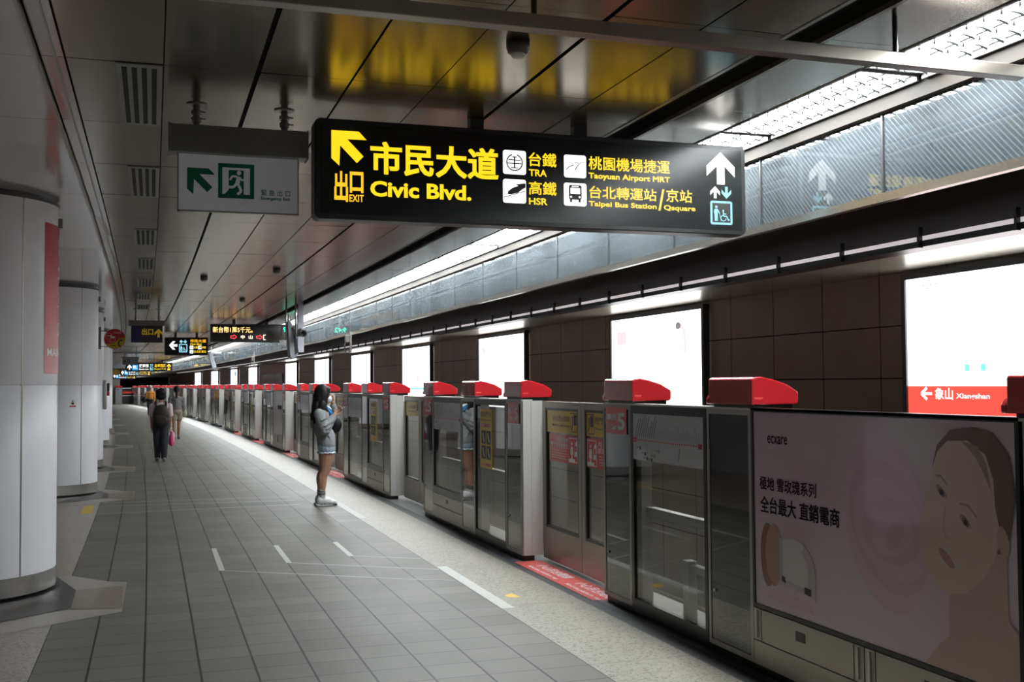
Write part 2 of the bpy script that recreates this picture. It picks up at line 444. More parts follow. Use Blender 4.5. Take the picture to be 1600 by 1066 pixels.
# closing walls of the hall, left, behind the camera and at the far end
mb = MB(); sheet(mb, (-3.3, 0), (-3.3, 3.13), NEAR, FAR, 0)
tag(mb.build('wall_left', [pr('left_wall', (0.30, 0.30, 0.31), 0.3)], warp=True), 'pale wall behind the row of columns', 'wall', kind='structure')
mb = MB(); mb.box(-3.4, 7.2, NEAR - 0.1, NEAR, -1.2, 3.9)
tag(mb.build('wall_back', [pr('back_wall', (0.16, 0.15, 0.145), 0.5)], warp=False), 'wall closing the platform behind the viewer', 'wall', kind='structure')

# ------------------------------------------------------------------ track side: wall, soffit, fascia
mb = MB()
zz = [2.665, 2.14, 1.62, 1.10, 0.58, 0.06, -0.46, -1.2]
ws = [9.30 + 0.985 * k for k in range(-26, 99)]
for s0, s1 in zip(ws, ws[1:]):
    if s1 > FAR: break
    for z1, z0 in zip(zz, zz[1:]):
        mb.quad((7.0 + rs.uniform(-.001, .001), s0 + .006, z0 + .006), (7.0 + rs.uniform(-.001, .001), s0 + .006, z1 - .006), (7.0 + rs.uniform(-.001, .001), s1 - .006, z1 - .006), (7.0, s1 - .006, z0 + .006), 0)
sheet(mb, (7.02, -1.2), (7.02, 3.9), NEAR, FAR, 1, flip=True)
tag(mb.build('wall_right', [M_WALL, M_GAP], warp=True), 'dark brown panelled tunnel wall across the track', 'wall', kind='structure')
mb = MB()
ss = [9.30 + 0.985 * k for k in range(-26, 70)]
for s0, s1 in zip(ss, ss[1:]):
    mb.quad((4.72, s0 + .003, 2.66), (4.72, s1 - .003, 2.66), (7.0, s1 - .003, 2.66), (7.0, s0 + .003, 2.66), 0)
sheet(mb, (4.70, 2.675), (7.0, 2.675), NEAR, FAR, 1, flip=True)
tag(mb.build('ceiling_track', [M_SOFFIT, M_GAP], warp=True), 'beige metal soffit above the track', 'ceiling', kind='structure')
mb = MB(); sheet(mb, (4.6, 2.503), (4.6, 3.9), NEAR, FAR, 0); sheet(mb, (3.66, 3.75), (4.6, 3.75), NEAR, FAR, 1, flip=True); sheet(mb, (3.68, 3.1), (3.68, 3.75), NEAR, FAR, 1, flip=True)
tag(mb.build('wall_fascia', [M_FASCIA, pr('spray_coat', (0.22, 0.22, 0.22), 0.9)], warp=True), 'black fascia hanging above the track', 'wall', kind='structure')
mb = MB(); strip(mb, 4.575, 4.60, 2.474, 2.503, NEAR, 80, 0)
tag(mb.build('trim_4', [pr('white_trim_glow', (0.80, 0.76, 0.76), 0.4, emit=(1, .90, .90), es=0.42)], warp=True), 'white trim strip with an added glow along the bottom of the black fascia', 'trim', kind='structure')  # plain painted trim; weak emission stands in for light falling on it
mb = MB(); strip(mb, 4.57, 4.74, 2.435, 2.474, NEAR, 80, 0)
tag(mb.build('cable_tray', [M_BLACK], warp=True), 'black cable tray running under the white strip above the track', 'cable tray')
hang = MB(); hang.box(-0.03, 0.0, -0.010, 0.010, 2.43, 2.56, 0)
h0 = None
for k in range(32):
    s = 4.85 + 0.813 * k
    if h0 is None: h0 = hang.build('hanger_bracket', [M_BLACK]); o = h0
    else: o = h0.copy(); COL.objects.link(o)
    move(o, 4.578, s, 0)
    tag(o, f'black hanger bracket crossing the white strip over the track, {nth(k)} from the camera', 'bracket', 'hanger brackets of the cable tray')

# ------------------------------------------------------------------ smoke barrier of wired glass
gp = root('smoke_barrier', 3.62, 4.0, 0, 'x', 'glass panel', 'wired glass panels under the ceiling edge')
mb = MB(); mb.box(-0.003, 0.003, 0.010, 1.193, 2.578, 2.994); pane = mb.build('pane', [M_WIREGLASS], gp)
mb = MB(); mb.box(-0.010, 0.010, -0.008, 0.008, 2.578, 2.994); mb.build('mullion', [pr('mullion_grey', (0.10, 0.105, 0.11), 0.3, 0.7)], gp)
GS = 4.76
k = 0
for i in range(-15, 78):
    s = GS + 1.205 * 1.0 * i
    o = gp if i == -15 else dup(gp)
    move(o, 3.62, s, 0)
    if i < -1: tag(o, 'wired glass panel of the hanging smoke barrier outside the picture on the near side')
    else:
        tag(o, f'wired glass panel hanging under the ceiling edge, {nth(k)} from the camera'); k += 1
mb = MB(); strip(mb, 3.598, 3.642, 2.53, 2.575, NEAR, FAR, 0)
tag(mb.build('glass_rail', [pr('rail_alu', (0.50, 0.47, 0.42), 0.25, 0.9)], warp=True), 'aluminium rail along the bottom of the wired glass row', 'rail')

# ------------------------------------------------------------------ fluorescent fixtures
lf = root('ceiling_light', 3.4, 4.42, 3.1, 'x', 'ceiling light', 'fluorescent fixtures in the row above the screen doors')
mb = MB()
mb.box(-0.172, -0.155, 0, 1.33, -0.006, 0.075); mb.box(0.155, 0.172, 0, 1.33, -0.03, 0.075)  # outer wall reaches lower, an added lip that shades the bronze profile
mb.box(-0.155, 0.155, 0, 0.018, -0.006, 0.075); mb.box(-0.155, 0.155, 1.312, 1.33, -0.006, 0.075); mb.box(-0.172, 0.172, 0, 1.33, 0.075, 0.085)
mb.build('housing', [pr('fixture_grey', (0.30, 0.30, 0.30), 0.4, 0.5)], lf)
for xx in (-0.078, 0.078):
    mb = MB(); mb.box(xx - 0.066, xx + 0.066, 0.045, 1.285, 0.002, 0.02); mb.build('lamp', [M_TUBE], lf)
mb = MB()
for xx in (-0.078, 0.078):
    for e in (-1, 1):
        a = xx + e * 0.074
        mb.quad((a, 0.018, -0.004), (a, 1.312, -0.004), (a - e * 0.008, 1.312, 0.002), (a - e * 0.008, 0.018, 0.002))
    for j in range(13):
        y = 0.07 + 0.1 * j
        n = 6
        for q in range(n):
            x0, x1 = xx - 0.07 + 0.14 * q / n, xx - 0.07 + 0.14 * (q + 1) / n
            b0, b1 = -0.024 + 0.018 * math.sin(math.pi * q / n), -0.024 + 0.018 * math.sin(math.pi * (q + 1) / n)
            mb.quad((x0, y - .009, b0), (x1, y - .009, b1), (x1, y - .003, 0.001), (x0, y - .003, 0.001)); mb.quad((x1, y + .009, b1), (x0, y + .009, b0), (x0, y + .003, 0.001), (x1, y + .003, 0.001))
mb.build('louver', [M_LOUVER], lf)
k = 0
for i in range(-14, 71):
    s = 4.41 + 1.366 * i
    o = lf if i == -14 else dup(lf)
    move(o, 3.4, s, 3.1)
    if i < -1: tag(o, 'fluorescent ceiling fixture of the platform edge row outside the picture on the near side')
    else:
        tag(o, f'bright louvred fluorescent ceiling fixture above the screen doors, {nth(k)} from the camera'); k += 1

# ------------------------------------------------------------------ ceiling vents, detectors
vt = root('ceiling_vent', -0.07, 5.31, 3.1, 'x', 'vent', 'slotted air vents in the ceiling')
mb = MB(); mb.box(-0.105, 0.105, 0.0, 1.235, -0.006, 0.0); mb.build('vent_plate', [pr('vent_plate', (0.32, 0.32, 0.29), 0.45, 0.3)], vt)
mb = MB()
for q in range(4):
    xx = -0.067 + 0.045 * q
    mb.box(xx - 0.012, xx + 0.012, 0.05, 1.185, -0.0085, -0.0055)
mb.build('slots', [M_GAP], vt)
for k, s in enumerate((5.31, 7.82, 10.95, 13.48, 16.1, 18.6, 21.2)):
    o = vt if k == 0 else dup(vt); move(o, -0.07, s, 3.1)
    tag(o, f'four-slot grey air vent in the dark ceiling left of the signs, {nth(k)} from the camera')
sd = root('smoke_detector', 1.52, 4.45, 3.1, 'x', 'smoke detector', 'round detectors on the ceiling')
mb = MB(); mb.lathe([(0.0, 0.0), (0.052, 0.0), (0.052, -0.022), (0.045, -0.045), (0.034, -0.052), (0.0, -0.052)][::-1], 24); mb.build('detector_base', [pr('det_base', (0.10, 0.095, 0.085), 0.4)], sd, smooth=True)
mb = MB(); mb.lathe([(0.0, -0.066), (0.024, -0.066), (0.032, -0.056), (0.034, -0.050)], 24); mb.build('sensor_cap', [pr('det_cap', (0.72, 0.70, 0.66), 0.4)], sd, smooth=True)
for k, (u, s, lb) in enumerate(((1.52, 4.50, 'round smoke detector on the ceiling above the big black sign'), (1.54, 14.3, 'small round detector on the ceiling beyond the big black sign'),
                                (0.70, 15.6, 'small round detector on the ceiling below the green exit sign'), (1.55, 19.4, 'small round detector on the ceiling in front of the red arrow display'))):
    o = sd if k == 0 else dup(sd); move(o, u, s, 3.1); tag(o, lb)

# ------------------------------------------------------------------ hanging rails across the platform
def hang_bar(s, ua, ub, posts, label):
    r = root('hanging_rail', (ua + ub) / 2, s, 2.9, label, 'rail', 'steel rails hung across the platform')
    c = (ua + ub) / 2
    mb = MB(); mb.box(ua - c, ub - c, -0.03, 0.03, 0.0, 0.055); mb.build('crossbar', [pr('bar_bronze', (0.30, 0.27, 0.24), 0.28, 0.9)], r, bevel=.003)
    for pu in posts:
        mb = MB(); mb.cyl((pu - c, 0, 0.055), (pu - c, 0, 0.20), 0.011, n=12); mb.build('post', [M_BLACK], r, smooth=False)
hang_bar(3.75, -0.4, 3.57, (1.33, 2.92), 'steel rail hung across the ceiling nearest the camera')
hang_bar(46, -0.95, 3.5, (0.2, 1.6, 3.0), 'thin rail hung across the platform above the far signs')

# ------------------------------------------------------------------ icons and signs
def arrow_up(mb, fr, cx, cy, w_, h_, m, h=0.0, rot=0.0):
    p = [(0, .5), (.5, .06), (.5, -.26), (.14, .06), (.14, -.5), (-.14, -.5), (-.14, .06), (-.5, -.26), (-.5, .06)]
    c, s_ = math.cos(rot), math.sin(rot)
    q = [(a * w_, b * h_) for a, b in p]
    mb.poly(fr, [(cx + a * c - b * s_, cy + a * s_ + b * c) for a, b in q], m, h)
def arrow_diag(mb, fr, x0, y0, sz, m, h=0.0):
    p = [(0, 1), (.78, 1), (1, .77), (.45, .765), (.91, .30), (.72, .10), (.25, .575), (.226, 0), (0, .205)]
    mb.poly(fr, [(x0 + a * sz, y0 + b * sz) for a, b in p], m, h)
def person_icon(mb, fr, x, y, hh, m, h):
    mb.ell(fr, x, y + hh * .9, hh * .09, hh * .09, m, h, 12)
    mb.poly(fr, [(x - hh * .13, y + hh * .78), (x + hh * .1, y + hh * .78), (x + hh * .26, y + hh * .5), (x + hh * .2, y + hh * .47), (x + hh * .09, y + hh * .6), (x + hh * .09, y), (x, y), (x - hh * .01, y + hh * .4), (x - hh * .02, y), (x - hh * .12, y), (x - hh * .14, y + hh * .4), (x - hh * .18, y + hh * .6)], m, h)
    mb.line(fr, [(x + hh * .23, y + hh * .5), (x + hh * .33, y)], hh * .035, m, h)
def wheelchair(mb, fr, x, y, hh, m, h):
    mb.ell(fr, x, y + hh * .92, hh * .09, hh * .09, m, h, 12)
    mb.line(fr, [(x, y + hh * .84), (x + hh * .03, y + hh * .45), (x + hh * .36, y + hh * .43), (x + hh * .48, y + hh * .10), (x + hh * .62, y + hh * .14)], hh * .10, m, h)
    mb.line(fr, [(x, y + hh * .66), (x + hh * .3, y + hh * .64)], hh * .08, m, h)
    mb.ring(fr, x + hh * .02, y + hh * .27, hh * .22, hh * .29, m, h, 20, 100, 360)
def lift_icon(mb, fr, x0, x1, y0, y1, mo, mi, h):
    w_ = x1 - x0; b = w_ * .09
    mb.rrect(fr, x0, x1, y0, y1, w_ * .09, mo, h); mb.rect(fr, x0 + b, x1 - b, y0 + b, y1 - b, mi, h + .0006)
    person_icon(mb, fr, x0 + w_ * .27, y0 + b * 1.6, (y1 - y0) * .66, mo, h + .0012)
    wheelchair(mb, fr, x0 + w_ * .58, y0 + b * 1.6, (y1 - y0) * .48, mo, h + .0012)
def icon_rail(mb, fr, x0, x1, y0, y1, mw, mk, h):
    w_ = x1 - x0; cx, cy = (x0 + x1) / 2, (y0 + y1) / 2
    mb.rrect(fr, x0, x1, y0, y1, w_ * .1, mw, h)
    mb.ring(fr, cx, cy, w_ * .31, w_ * .36, mk, h + .0006, 16, -20, 72); mb.ring(fr, cx, cy, w_ * .31, w_ * .36, mk, h + .0006, 16, 108, 200); mb.ring(fr, cx, cy, w_ * .31, w_ * .36, mk, h + .0006, 20, 200, 340)
    for yy, ww in ((.10, .27), (-.04, .33), (-.22, .16)): mb.rect(fr, cx - w_ * ww, cx + w_ * ww, cy + w_ * (yy - .02), cy + w_ * (yy + .02), mk, h + .0006)
    mb.rect(fr, cx - w_ * .03, cx + w_ * .03, cy - w_ * .22, cy + w_ * .22, mk, h + .0006); mb.rect(fr, cx - w_ * .1, cx + w_ * .1, cy + w_ * .2, cy + w_ * .25, mk, h + .0006)
def icon_train(mb, fr, x0, x1, y0, y1, mw, mk, h):
    w_ = x1 - x0; g = lambda a, b: (x0 + a * w_, y0 + b * w_)
    mb.rrect(fr, x0, x1, y0, y1, w_ * .1, mw, h)
    mb.poly(fr, [g(.98, .84), g(.55, .78), g(.66, .72), g(.40, .62), g(.22, .48), g(.2, .36), g(.36, .36), g(.66, .44), g(.86, .60), g(.98, .66)], mk, h + .0006)
    mb.line(fr, [g(.02, .22), g(.98, .52)], w_ * .03, mk, h + .0006); mb.line(fr, [g(.02, .12), g(.98, .42)], w_ * .012, mk, h + .0006)
def icon_bird(mb, fr, x0, x1, y0, y1, mw, mk, h):
    w_ = x1 - x0; g = lambda a, b: (x0 + a * w_, y0 + b * w_)
    mb.rrect(fr, x0, x1, y0, y1, w_ * .1, mw, h)
    mb.line(fr, [g(.1, .32), g(.24, .46), g(.44, .54)], w_ * .035, mk, h + .0006); mb.line(fr, [g(.5, .32), g(.6, .5), g(.66, .56)], w_ * .035, mk, h + .0006)
    mb.line(fr, [g(.48, .66), g(.58, .66), g(.68, .57), g(.76, .66), g(.90, .66)], w_ * .025, mk, h + .0006)
def icon_bus(mb, fr, x0, x1, y0, y1, mw, mk, h):
    w_ = x1 - x0; g = lambda a, b: (x0 + a * w_, y0 + b * w_)
    mb.rrect(fr, x0, x1, y0, y1, w_ * .1, mw, h)
    mb.rrect(fr, *[g(.22, 0)[0], g(.78, 0)[0]], g(0, .26)[1], g(0, .86)[1], w_ * .08, mk, h + .0006)
    mb.rect(fr, g(.29, 0)[0], g(.71, 0)[0], g(0, .5)[1], g(0, .74)[1], mw, h + .0012); mb.rect(fr, g(.35, 0)[0], g(.65, 0)[0], g(0, .78)[1], g(0, .82)[1], mw, h + .0012)
    for a in (.31, .69): mb.ell(fr, *g(a, .37), w_ * .045, w_ * .045, mw, h + .0012, 12); mb.rect(fr, g(a - .05, 0)[0], g(a + .05, 0)[0], g(0, .15)[1], g(0, .27)[1], mk, h + .0006)

def _cutting(fn, nm):
    def g(mb, *a, **k):
        mb.cut(nm); fn(mb, *a, **k); mb.cut('')
    return g
arrow_up, arrow_diag = _cutting(arrow_up, 'arrow'), _cutting(arrow_diag, 'arrow')
lift_icon, icon_rail, icon_train, icon_bird, icon_bus = [_cutting(f_, 'pictogram') for f_ in (lift_icon, icon_rail, icon_train, icon_bird, icon_bus)]

def hanging_sign(u0, u1, s, z0, z1, label, draw, posts, mats, ztop=3.1):
    r = root('hanging_sign', u0, s, z0, label, 'sign', 'black illuminated direction signs')
    W_, H_ = u1 - u0, z1 - z0
    fr = Fr((0, 0, 0))
    mb = MB(); mb.prism(fr, [(a, b) for a, b in ((.03, 0), (W_ - .03, 0), (W_ - .009, .009), (W_, .03), (W_, H_ - .03), (W_ - .009, H_ - .009), (W_ - .03, H_), (.03, H_), (.009, H_ - .009), (0, H_ - .03), (0, .03), (.009, .009))], 0.13, 0, 0.006)
    mb.build('housing', [pr('sign_case', (0.016, 0.017, 0.017), 0.35, spec=.35)], r, bevel=.006)
    mb = MB(); mb.rect(fr, .028, W_ - .028, .028, H_ - .028, 0, .0075); mb.build('sign_face', [pr('sign_face', (0.009, 0.010, 0.010), 0.22, spec=.35)], r)
    mb = MB(); draw(mb, fr, W_, H_); mb.prints(mats, r)
    for pu in posts:
        mb = MB(); mb.box(pu - .04, pu + .04, .03, .09, H_, ztop - z0); mb.build('post', [M_BLACK], r)
    return r
SM = [E_YEL, E_WHITE, E_BLUE, pr('sign_black', (0.01, 0.01, 0.01), 0.4), E_AMB, E_BLUE2]
def draw_main(mb, fr, W_, H_):
    h = .0085
    arrow_diag(mb, fr, .09, .289, .192, 0, h)
    mb.text(fr, '出', .106, .180, .094, .261, 4, .028, h); mb.text(fr, '口', .190, .264, .145, .261, 4, .03, h); mb.text(fr, 'EXIT', .187, .266, .097, .136, 4, .02, h)
    mb.text(fr, '市民大道', .305, 1.031, .256, .432, 0, .012, h, .0030); mb.text(fr, 'Civic Blvd.', .301, .873, .131, .218, 0, .035, h)
    icon_rail(mb, fr, 1.06, 1.198, .295, .432, 1, 3, h); icon_train(mb, fr, 1.059, 1.197, .131, .267, 1, 3, h)
    mb.text(fr, '台鐵', 1.216, 1.382, .349, .427, 0, .0, h, .0012); mb.text(fr, 'TRA', 1.215, 1.324, .291, .331, 0, .025, h)
    mb.text(fr, '高鐵', 1.215, 1.381, .185, .261, 0, .0, h, .0012); mb.text(fr, 'HSR', 1.214, 1.327, .127, .167, 0, .025, h)
    icon_bird(mb, fr, 1.429, 1.567, .295, .427, 1, 3, h); icon_bus(mb, fr, 1.427, 1.568, .131, .264, 1, 3, h)
    mb.text(fr, '桃園機場捷運', 1.584, 2.103, .349, .426, 0, .0, h, .0012); mb.text(fr, 'Taoyuan Airport MRT', 1.583, 2.103, .289, .329, 0, .0, h, .0017)
    mb.text(fr, '台北轉運站', 1.587, 2.014, .182, .253, 0, .0, h, .0012); mb.text(fr, 'Taipei Bus Station', 1.582, 2.014, .127, .164, 0, .012, h, .0010)
    mb.poly(fr, [(2.053, .255), (2.067, .255), (2.040, .127), (2.026, .127)], 0, h)
    mb.text(fr, '京站', 2.080, 2.249, .183, .258, 0, .0, h, .0012); mb.text(fr, 'Qsquare', 2.063, 2.270, .125, .162, 0, .012, h, .0010)
    arrow_up(mb, fr, 2.445, .402, .192, .197, 1, h)
    arrow_up(mb, fr, 2.405, .255, .066, .074, 1, h); arrow_up(mb, fr, 2.482, .255, .066, .074, 2, h, math.pi)
    lift_icon(mb, fr, 2.371, 2.521, .059, .203, 2, 3, h)
hanging_sign(0.815, 3.43, 5.84, 2.49, 3.035, 'big black illuminated exit sign with yellow lettering, nearest the camera', draw_main, (0.92, 1.55), SM)
def draw_lift(mb, fr, W_, H_):
    h = .009
    arrow_up(mb, fr, .24, .29, .24, .23, 1, h, math.pi / 2)
    arrow_up(mb, fr, .46, .40, .085, .10, 2, h); arrow_up(mb, fr, .57, .40, .085, .10, 2, h, math.pi); lift_icon(mb, fr, .40, .63, .09, .33, 2, 3, h)
    mb.text(fr, '市民大道', .71, 1.16, .375, .47, 4, .02, h); mb.text(fr, 'Civic Blvd.', .71, 1.04, .30, .355, 0, .03, h)
    icon_rail(mb, fr, .70, .80, .18, .28, 1, 3, h); icon_train(mb, fr, .93, 1.03, .18, .28, 1, 3, h); icon_bus(mb, fr, .70, .80, .06, .16, 1, 3, h)
    mb.text(fr, '台鐵', .815, .92, .20, .27, 0, .012, h); mb.text(fr, '高鐵', 1.045, 1.15, .20, .27, 0, .012, h); mb.text(fr, '台北轉運站', .815, 1.16, .075, .15, 0, .012, h)
hanging_sign(0.68, 1.895, 33.0, 2.475, 3.0, 'black sign with white left arrow and blue lift symbol', draw_lift, (0.3, 0.9), SM)
def draw_far(mb, fr, W_, H_):
    h = .01
    f = W_ / 2.6
    arrow_up(mb, fr, .19 * f, .26, .24 * f, .30, 1, h)
    mb.rrect(fr, .34 * f, .66 * f, .08, .44, .03, 5, h); mb.text(fr, 'BL', .40 * f, .60 * f, .18, .36, 1, .02, h + .001)
    mb.text(fr, '板南線', .72 * f, 1.25 * f, .24, .44, 1, .02, h); mb.text(fr, 'Bannan Line', .72 * f, 1.25 * f, .10, .19, 1, .03, h)
    lift_icon(mb, fr, 1.32 * f, 1.50 * f, .08, .30, 2, 3, h); arrow_up(mb, fr, 1.37 * f, .39, .07 * f, .11, 2, h); arrow_up(mb, fr, 1.46 * f, .39, .07 * f, .11, 2, h, math.pi)
    mb.text(fr, '忠孝西路', 1.58 * f, 2.22 * f, .25, .44, 0, .02, h); mb.text(fr, 'Zhongxiao W. Rd.', 1.55 * f, 2.22 * f, .10, .19, 0, .03, h)
    arrow_up(mb, fr, 2.38 * f, .33, .22 * f, .26, 0, h); mb.rect(fr, 2.30 * f, 2.46 * f, .08, .18, 0, h)
hanging_sign(0.51, 3.10, 67.0, 2.43, 2.96, 'far black sign with white, blue and yellow lettering under the thin rail', draw_far, (0.4, 2.0), SM)
hanging_sign(1.29, 3.55, 88.0, 2.36, 2.735, 'smaller far black sign with blue symbol below the longer one', draw_far, (0.4, 1.9), SM)
hanging_sign(1.60, 3.52, 101.0, 2.20, 2.52, 'farthest black sign with yellow lettering by the end wall', draw_far, (0.4, 1.6), SM)

def clamp_post(r, x, z0, z1):
    mb = MB(); mb.cyl((x, .06, z0), (x, .06, z1), .019, n=16); mb.cyl((x, .06, z0 + .028), (x, .06, z0 + .052), .026, n=16); mb.cyl((x, .06, z0 + .068), (x, .06, z0 + .088), .028, n=16)
    mb.cyl((x, .06, z1 - .006), (x, .06, z1), .055, n=20)
    for zz_ in (.04, .078): mb.cyl((x - .03, .04, z0 + zz_), (x + .045, .04, z0 + zz_), .0045, n=8)
    mb.build('post', [pr('post_metal', (0.22, 0.21, 0.19), 0.3, 0.85)], r, smooth=False)
def box_sign(u0, u1, s, zt, zm, zb, name, label, cat, face_mat, draw, mats, ztop=3.1):
    r = root(name, u0, s, zb, label, cat, 'board signs hung on two posts')
    W_ = u1 - u0; f = W_ / .72
    mb = MB(); mb.box(0, W_, 0, .12, zm - zb, zt - zb); mb.box(-.004, .004, -.004, .124, zm - zb - .006, zt - zb + .006); mb.box(W_ - .004, W_ + .004, -.004, .124, zm - zb - .006, zt - zb + .006)
    mb.build('header_box', [pr('sign_header', (0.22, 0.215, 0.19), 0.4, 0.3)], r, bevel=.004)
    fr = Fr((0, .055, 0))
    mb = MB(); mb.box(.045 * f, .675 * f, .055, .068, .004, zm - zb); mb.build('board', [face_mat], r)
    mb = MB()
    for a, b, c_, d in ((.043 * f, .049 * f, 0, zm - zb), (.671 * f, .677 * f, 0, zm - zb), (.043 * f, .677 * f, 0, .006)): mb.box(a, b, .05, .072, c_, d)
    mb.build('edge_frame', [pr('sign_edge', (0.32, 0.29, 0.26), 0.35, 0.7)], r)
    mb = MB(); draw(mb, fr, f); mb.prints(mats, r)
    for x in (.14 * f, .60 * f): clamp_post(r, x, zt - zb, ztop - zb)
    return r
M_GREENF = pr('green_print', (0.0, 0.17, 0.085), 0.45)
M_EXITFACE = pr('exit_face', (0.55, 0.55, 0.58), 0.35, emit=(1, 1, 1.05), es=0.05)
def draw_exit(mb, fr, f):
    h = .001
    g = lambda a, b: ((a - .074) , b - 2.527)
    arrow_diag(mb, fr, .092, .09, .143, 0, h)
    x0, x1, y0, y1 = .251, .440, .078, .266
    b = .0225
    mb.rect(fr, x0, x1, y0, y1, 0, h); mb.rect(fr, x0 + b, x1 - b, y0 + b, y1 - b, 1, h + .0005)
    mb.rect(fr, .306, .385, y0 + b, .231, 0, h + .001)
    mb.poly(fr, [(x0 + b, y0), (.306, y0), (.306, .125), (x0 + b + .015, .103)], 0, h + .0008)
    w_ = h + .0015
    mb.ell(fr, .360, .217, .0115, .0115, 1, w_, 16)
    mb.poly(fr, [(.352, .200), (.364, .193), (.366, .165), (.352, .150), (.338, .152), (.344, .178)], 1, w_)
    mb.line(fr, [(.350, .196), (.325, .198), (.312, .176)], .011, 1, w_); mb.line(fr, [(.362, .195), (.372, .178), (.385, .180)], .010, 1, w_)
    mb.line(fr, [(.345, .155), (.330, .138), (.296, .139)], .014, 1, w_); mb.line(fr, [(.356, .155), (.372, .118), (.352, .100)], .014, 1, w_)
    mb.line(fr, [(.296, .139), (.290, .132)], .010, 1, w_)
    mb.text(fr, '緊 急 出 口', .476, .632, .100, .134, 0, .012, h); mb.text(fr, 'Emergency Exit', .476, .632, .073, .095, 0, .035, h)
box_sign(0.074, 0.795, 5.94, 2.979, 2.831, 2.525, 'emergency_exit_sign', 'white emergency exit sign with green running figure and diagonal arrow', 'sign', M_EXITFACE, draw_exit, [M_GREENF, pr('exit_white', (0.56, 0.56, 0.59), 0.4, emit=(1, 1, 1.05), es=0.05)])
def draw_out(mb, fr, f):
    h = .001
    mb.rect(fr, .06, .20, .01, .32, 1, h)
    mb.text(fr, '出口', .24, .45, .15, .28, 0, .03, h); arrow_up(mb, fr, .55, .19, .15, .17, 0, h)
M_DIMYEL = pr('dim_yellow', (0.55, 0.36, 0.02), 0.4, emit=(1, .6, .02), es=0.12)
box_sign(-0.325, 0.34, 22.3, 2.872, 2.772, 2.438, 'exit_board', 'dim purple board with yellow exit characters hung beyond the white sign', 'sign', pr('purple_board', (0.035, 0.028, 0.045), 0.4), draw_out, [M_DIMYEL, pr('board_blue', (0.02, 0.02, 0.09), 0.4)])
def draw_exit2(mb, fr, f):
    arrow_up(mb, fr, .15, .17, .13, .14, 0, .001); mb.rect(fr, .26, .40, .08, .26, 0, .001); mb.rect(fr, .285, .375, .10, .235, 1, .002); mb.line(fr, [(.31, .11), (.34, .17), (.35, .22)], .03, 0, .003)
box_sign(-0.16, 0.64, 55.0, 2.99, 2.95, 2.60, 'emergency_exit_sign', 'small grey emergency exit board with up arrow behind the thin rail', 'sign', pr('grey_board', (0.22, 0.24, 0.23), 0.4), draw_exit2, [pr('dark_green', (0.02, 0.05, 0.04), 0.4), pr('grey_board2', (0.25, 0.27, 0.26), 0.4)])

# LED passenger display
r = root('led_display', 1.45, 26.0, 2.60, 'black LED passenger display with amber text and red arrows', 'display')
fr = Fr((0, 0, 0))
mb = MB(); mb.box(0, 1.72, 0, .2, 0, .42); mb.build('housing', [M_BLACK], r, bevel=.01)
mb = MB(); mb.rect(fr, .04, 1.68, .03, .39, 0, .002); mb.build('screen', [pr('led_screen', (0.012, 0.009, 0.008), 0.15)], r)
E_LED = em('led_amber', (1.0, 0.62, 0.22), 1.9); E_LEDR = em('led_red', (1.0, 0.05, 0.06), 2.0); E_LEDW = em('led_white', (1, .85, .6), 1.9)
mb = MB(); mb.text(fr, '新台幣1萬5千元。', .05, .95, .22, .355, 0, .014, .004)
mb.text(fr, '中', .68, .77, .075, .165, 2, .02, .004); mb.text(fr, '山', .86, .95, .075, .165, 2, .02, .004)
for a in (.45, 1.04):
    for pts in ([(a, .145), (a + .075, .145), (a + .075, .17), (a + .135, .12), (a + .075, .07), (a + .075, .095), (a, .095), (a, .145)],): mb.line(fr, pts, .014, 1, .004)
mb.line(fr, [(1.25, .17), (1.20, .17), (1.20, .06), (1.25, .06)], .016, 2, .004)
mb.build('lettering', [E_LED, E_LEDR, E_LEDW], r)
for x in (.53, 1.28):
    mb = MB(); mb.box(x - .035, x + .035, .07, .13, .42, .5); mb.build('post', [M_BLACK], r)

# platform clock behind the monitor, its green digits mirror in the glass
r = root('digital_clock', 3.05, 24.6, 2.70, 'black digital clock with green digits hung beside the grey monitor', 'clock')
mb = MB(); mb.box(-.17, .17, 0, .08, 0, .24); mb.build('case', [M_BLACK], r, bevel=.008)
fr = Fr((0, 0, 0))
mb = MB(); mb.text(fr, '9:42', -.13, .13, .075, .19, 0, .03, .003); mb.build('digits', [em('led_green', (0.05, 1.0, 0.6), 2.0)], r)
mb = MB(); mb.cyl((0, .04, .24), (0, .04, .40), .015, n=12); mb.build('post', [M_STEEL], r)

# tilted monitor, camera and board on two ceiling poles
r = root('platform_monitor', 2.36, 19.5, 2.05, 'tilted grey platform monitor on a ceiling pole beside the red arrow display', 'monitor')
mb = MB(); mb.cyl((-.045, 0, .30), (-.045, 0, 1.05), .016, n=14); mb.build('pole', [M_STEEL], r, smooth=True)
mb = MB()
prof = [(-.065, .66), (-.02, .68), (.045, .56), (.115, .10), (.10, .055), (.03, .0), (-.02, .03), (-.05, .40)]
mb.prism(Fr((0, -.12, 0)), [(a + .03, b) for a, b in prof], .32); mb.build('casing', [pr('monitor_grey', (0.30, 0.32, 0.35), 0.35)], r, bevel=.008)
mb = MB(); mb.prism(Fr((0, -.14, 0)), [(.045, .56), (.075, .58), (.155, .12), (.11, .09)], .36); mb.build('screen', [M_BLACK], r)
mb = MB(); mb.box(-.16, -.04, -.03, .05, .27, .34); mb.build('bracket', [M_STEEL], r)
r = root('security_camera', 2.56, 19.2, 2.40, 'round black-lensed security camera beside the tilted grey monitor', 'camera')
mb = MB(); mb.cyl((-.085, .25, .10), (-.085, .25, .70), .016, n=14); mb.build('pole', [M_STEEL], r, smooth=True)
mb = MB(); mb.cyl((0, -.12, .09), (0, .18, .13), .068, n=24); mb.build('camera_body', [pr('cam_grey', (0.16, 0.16, 0.17), 0.35)], r)
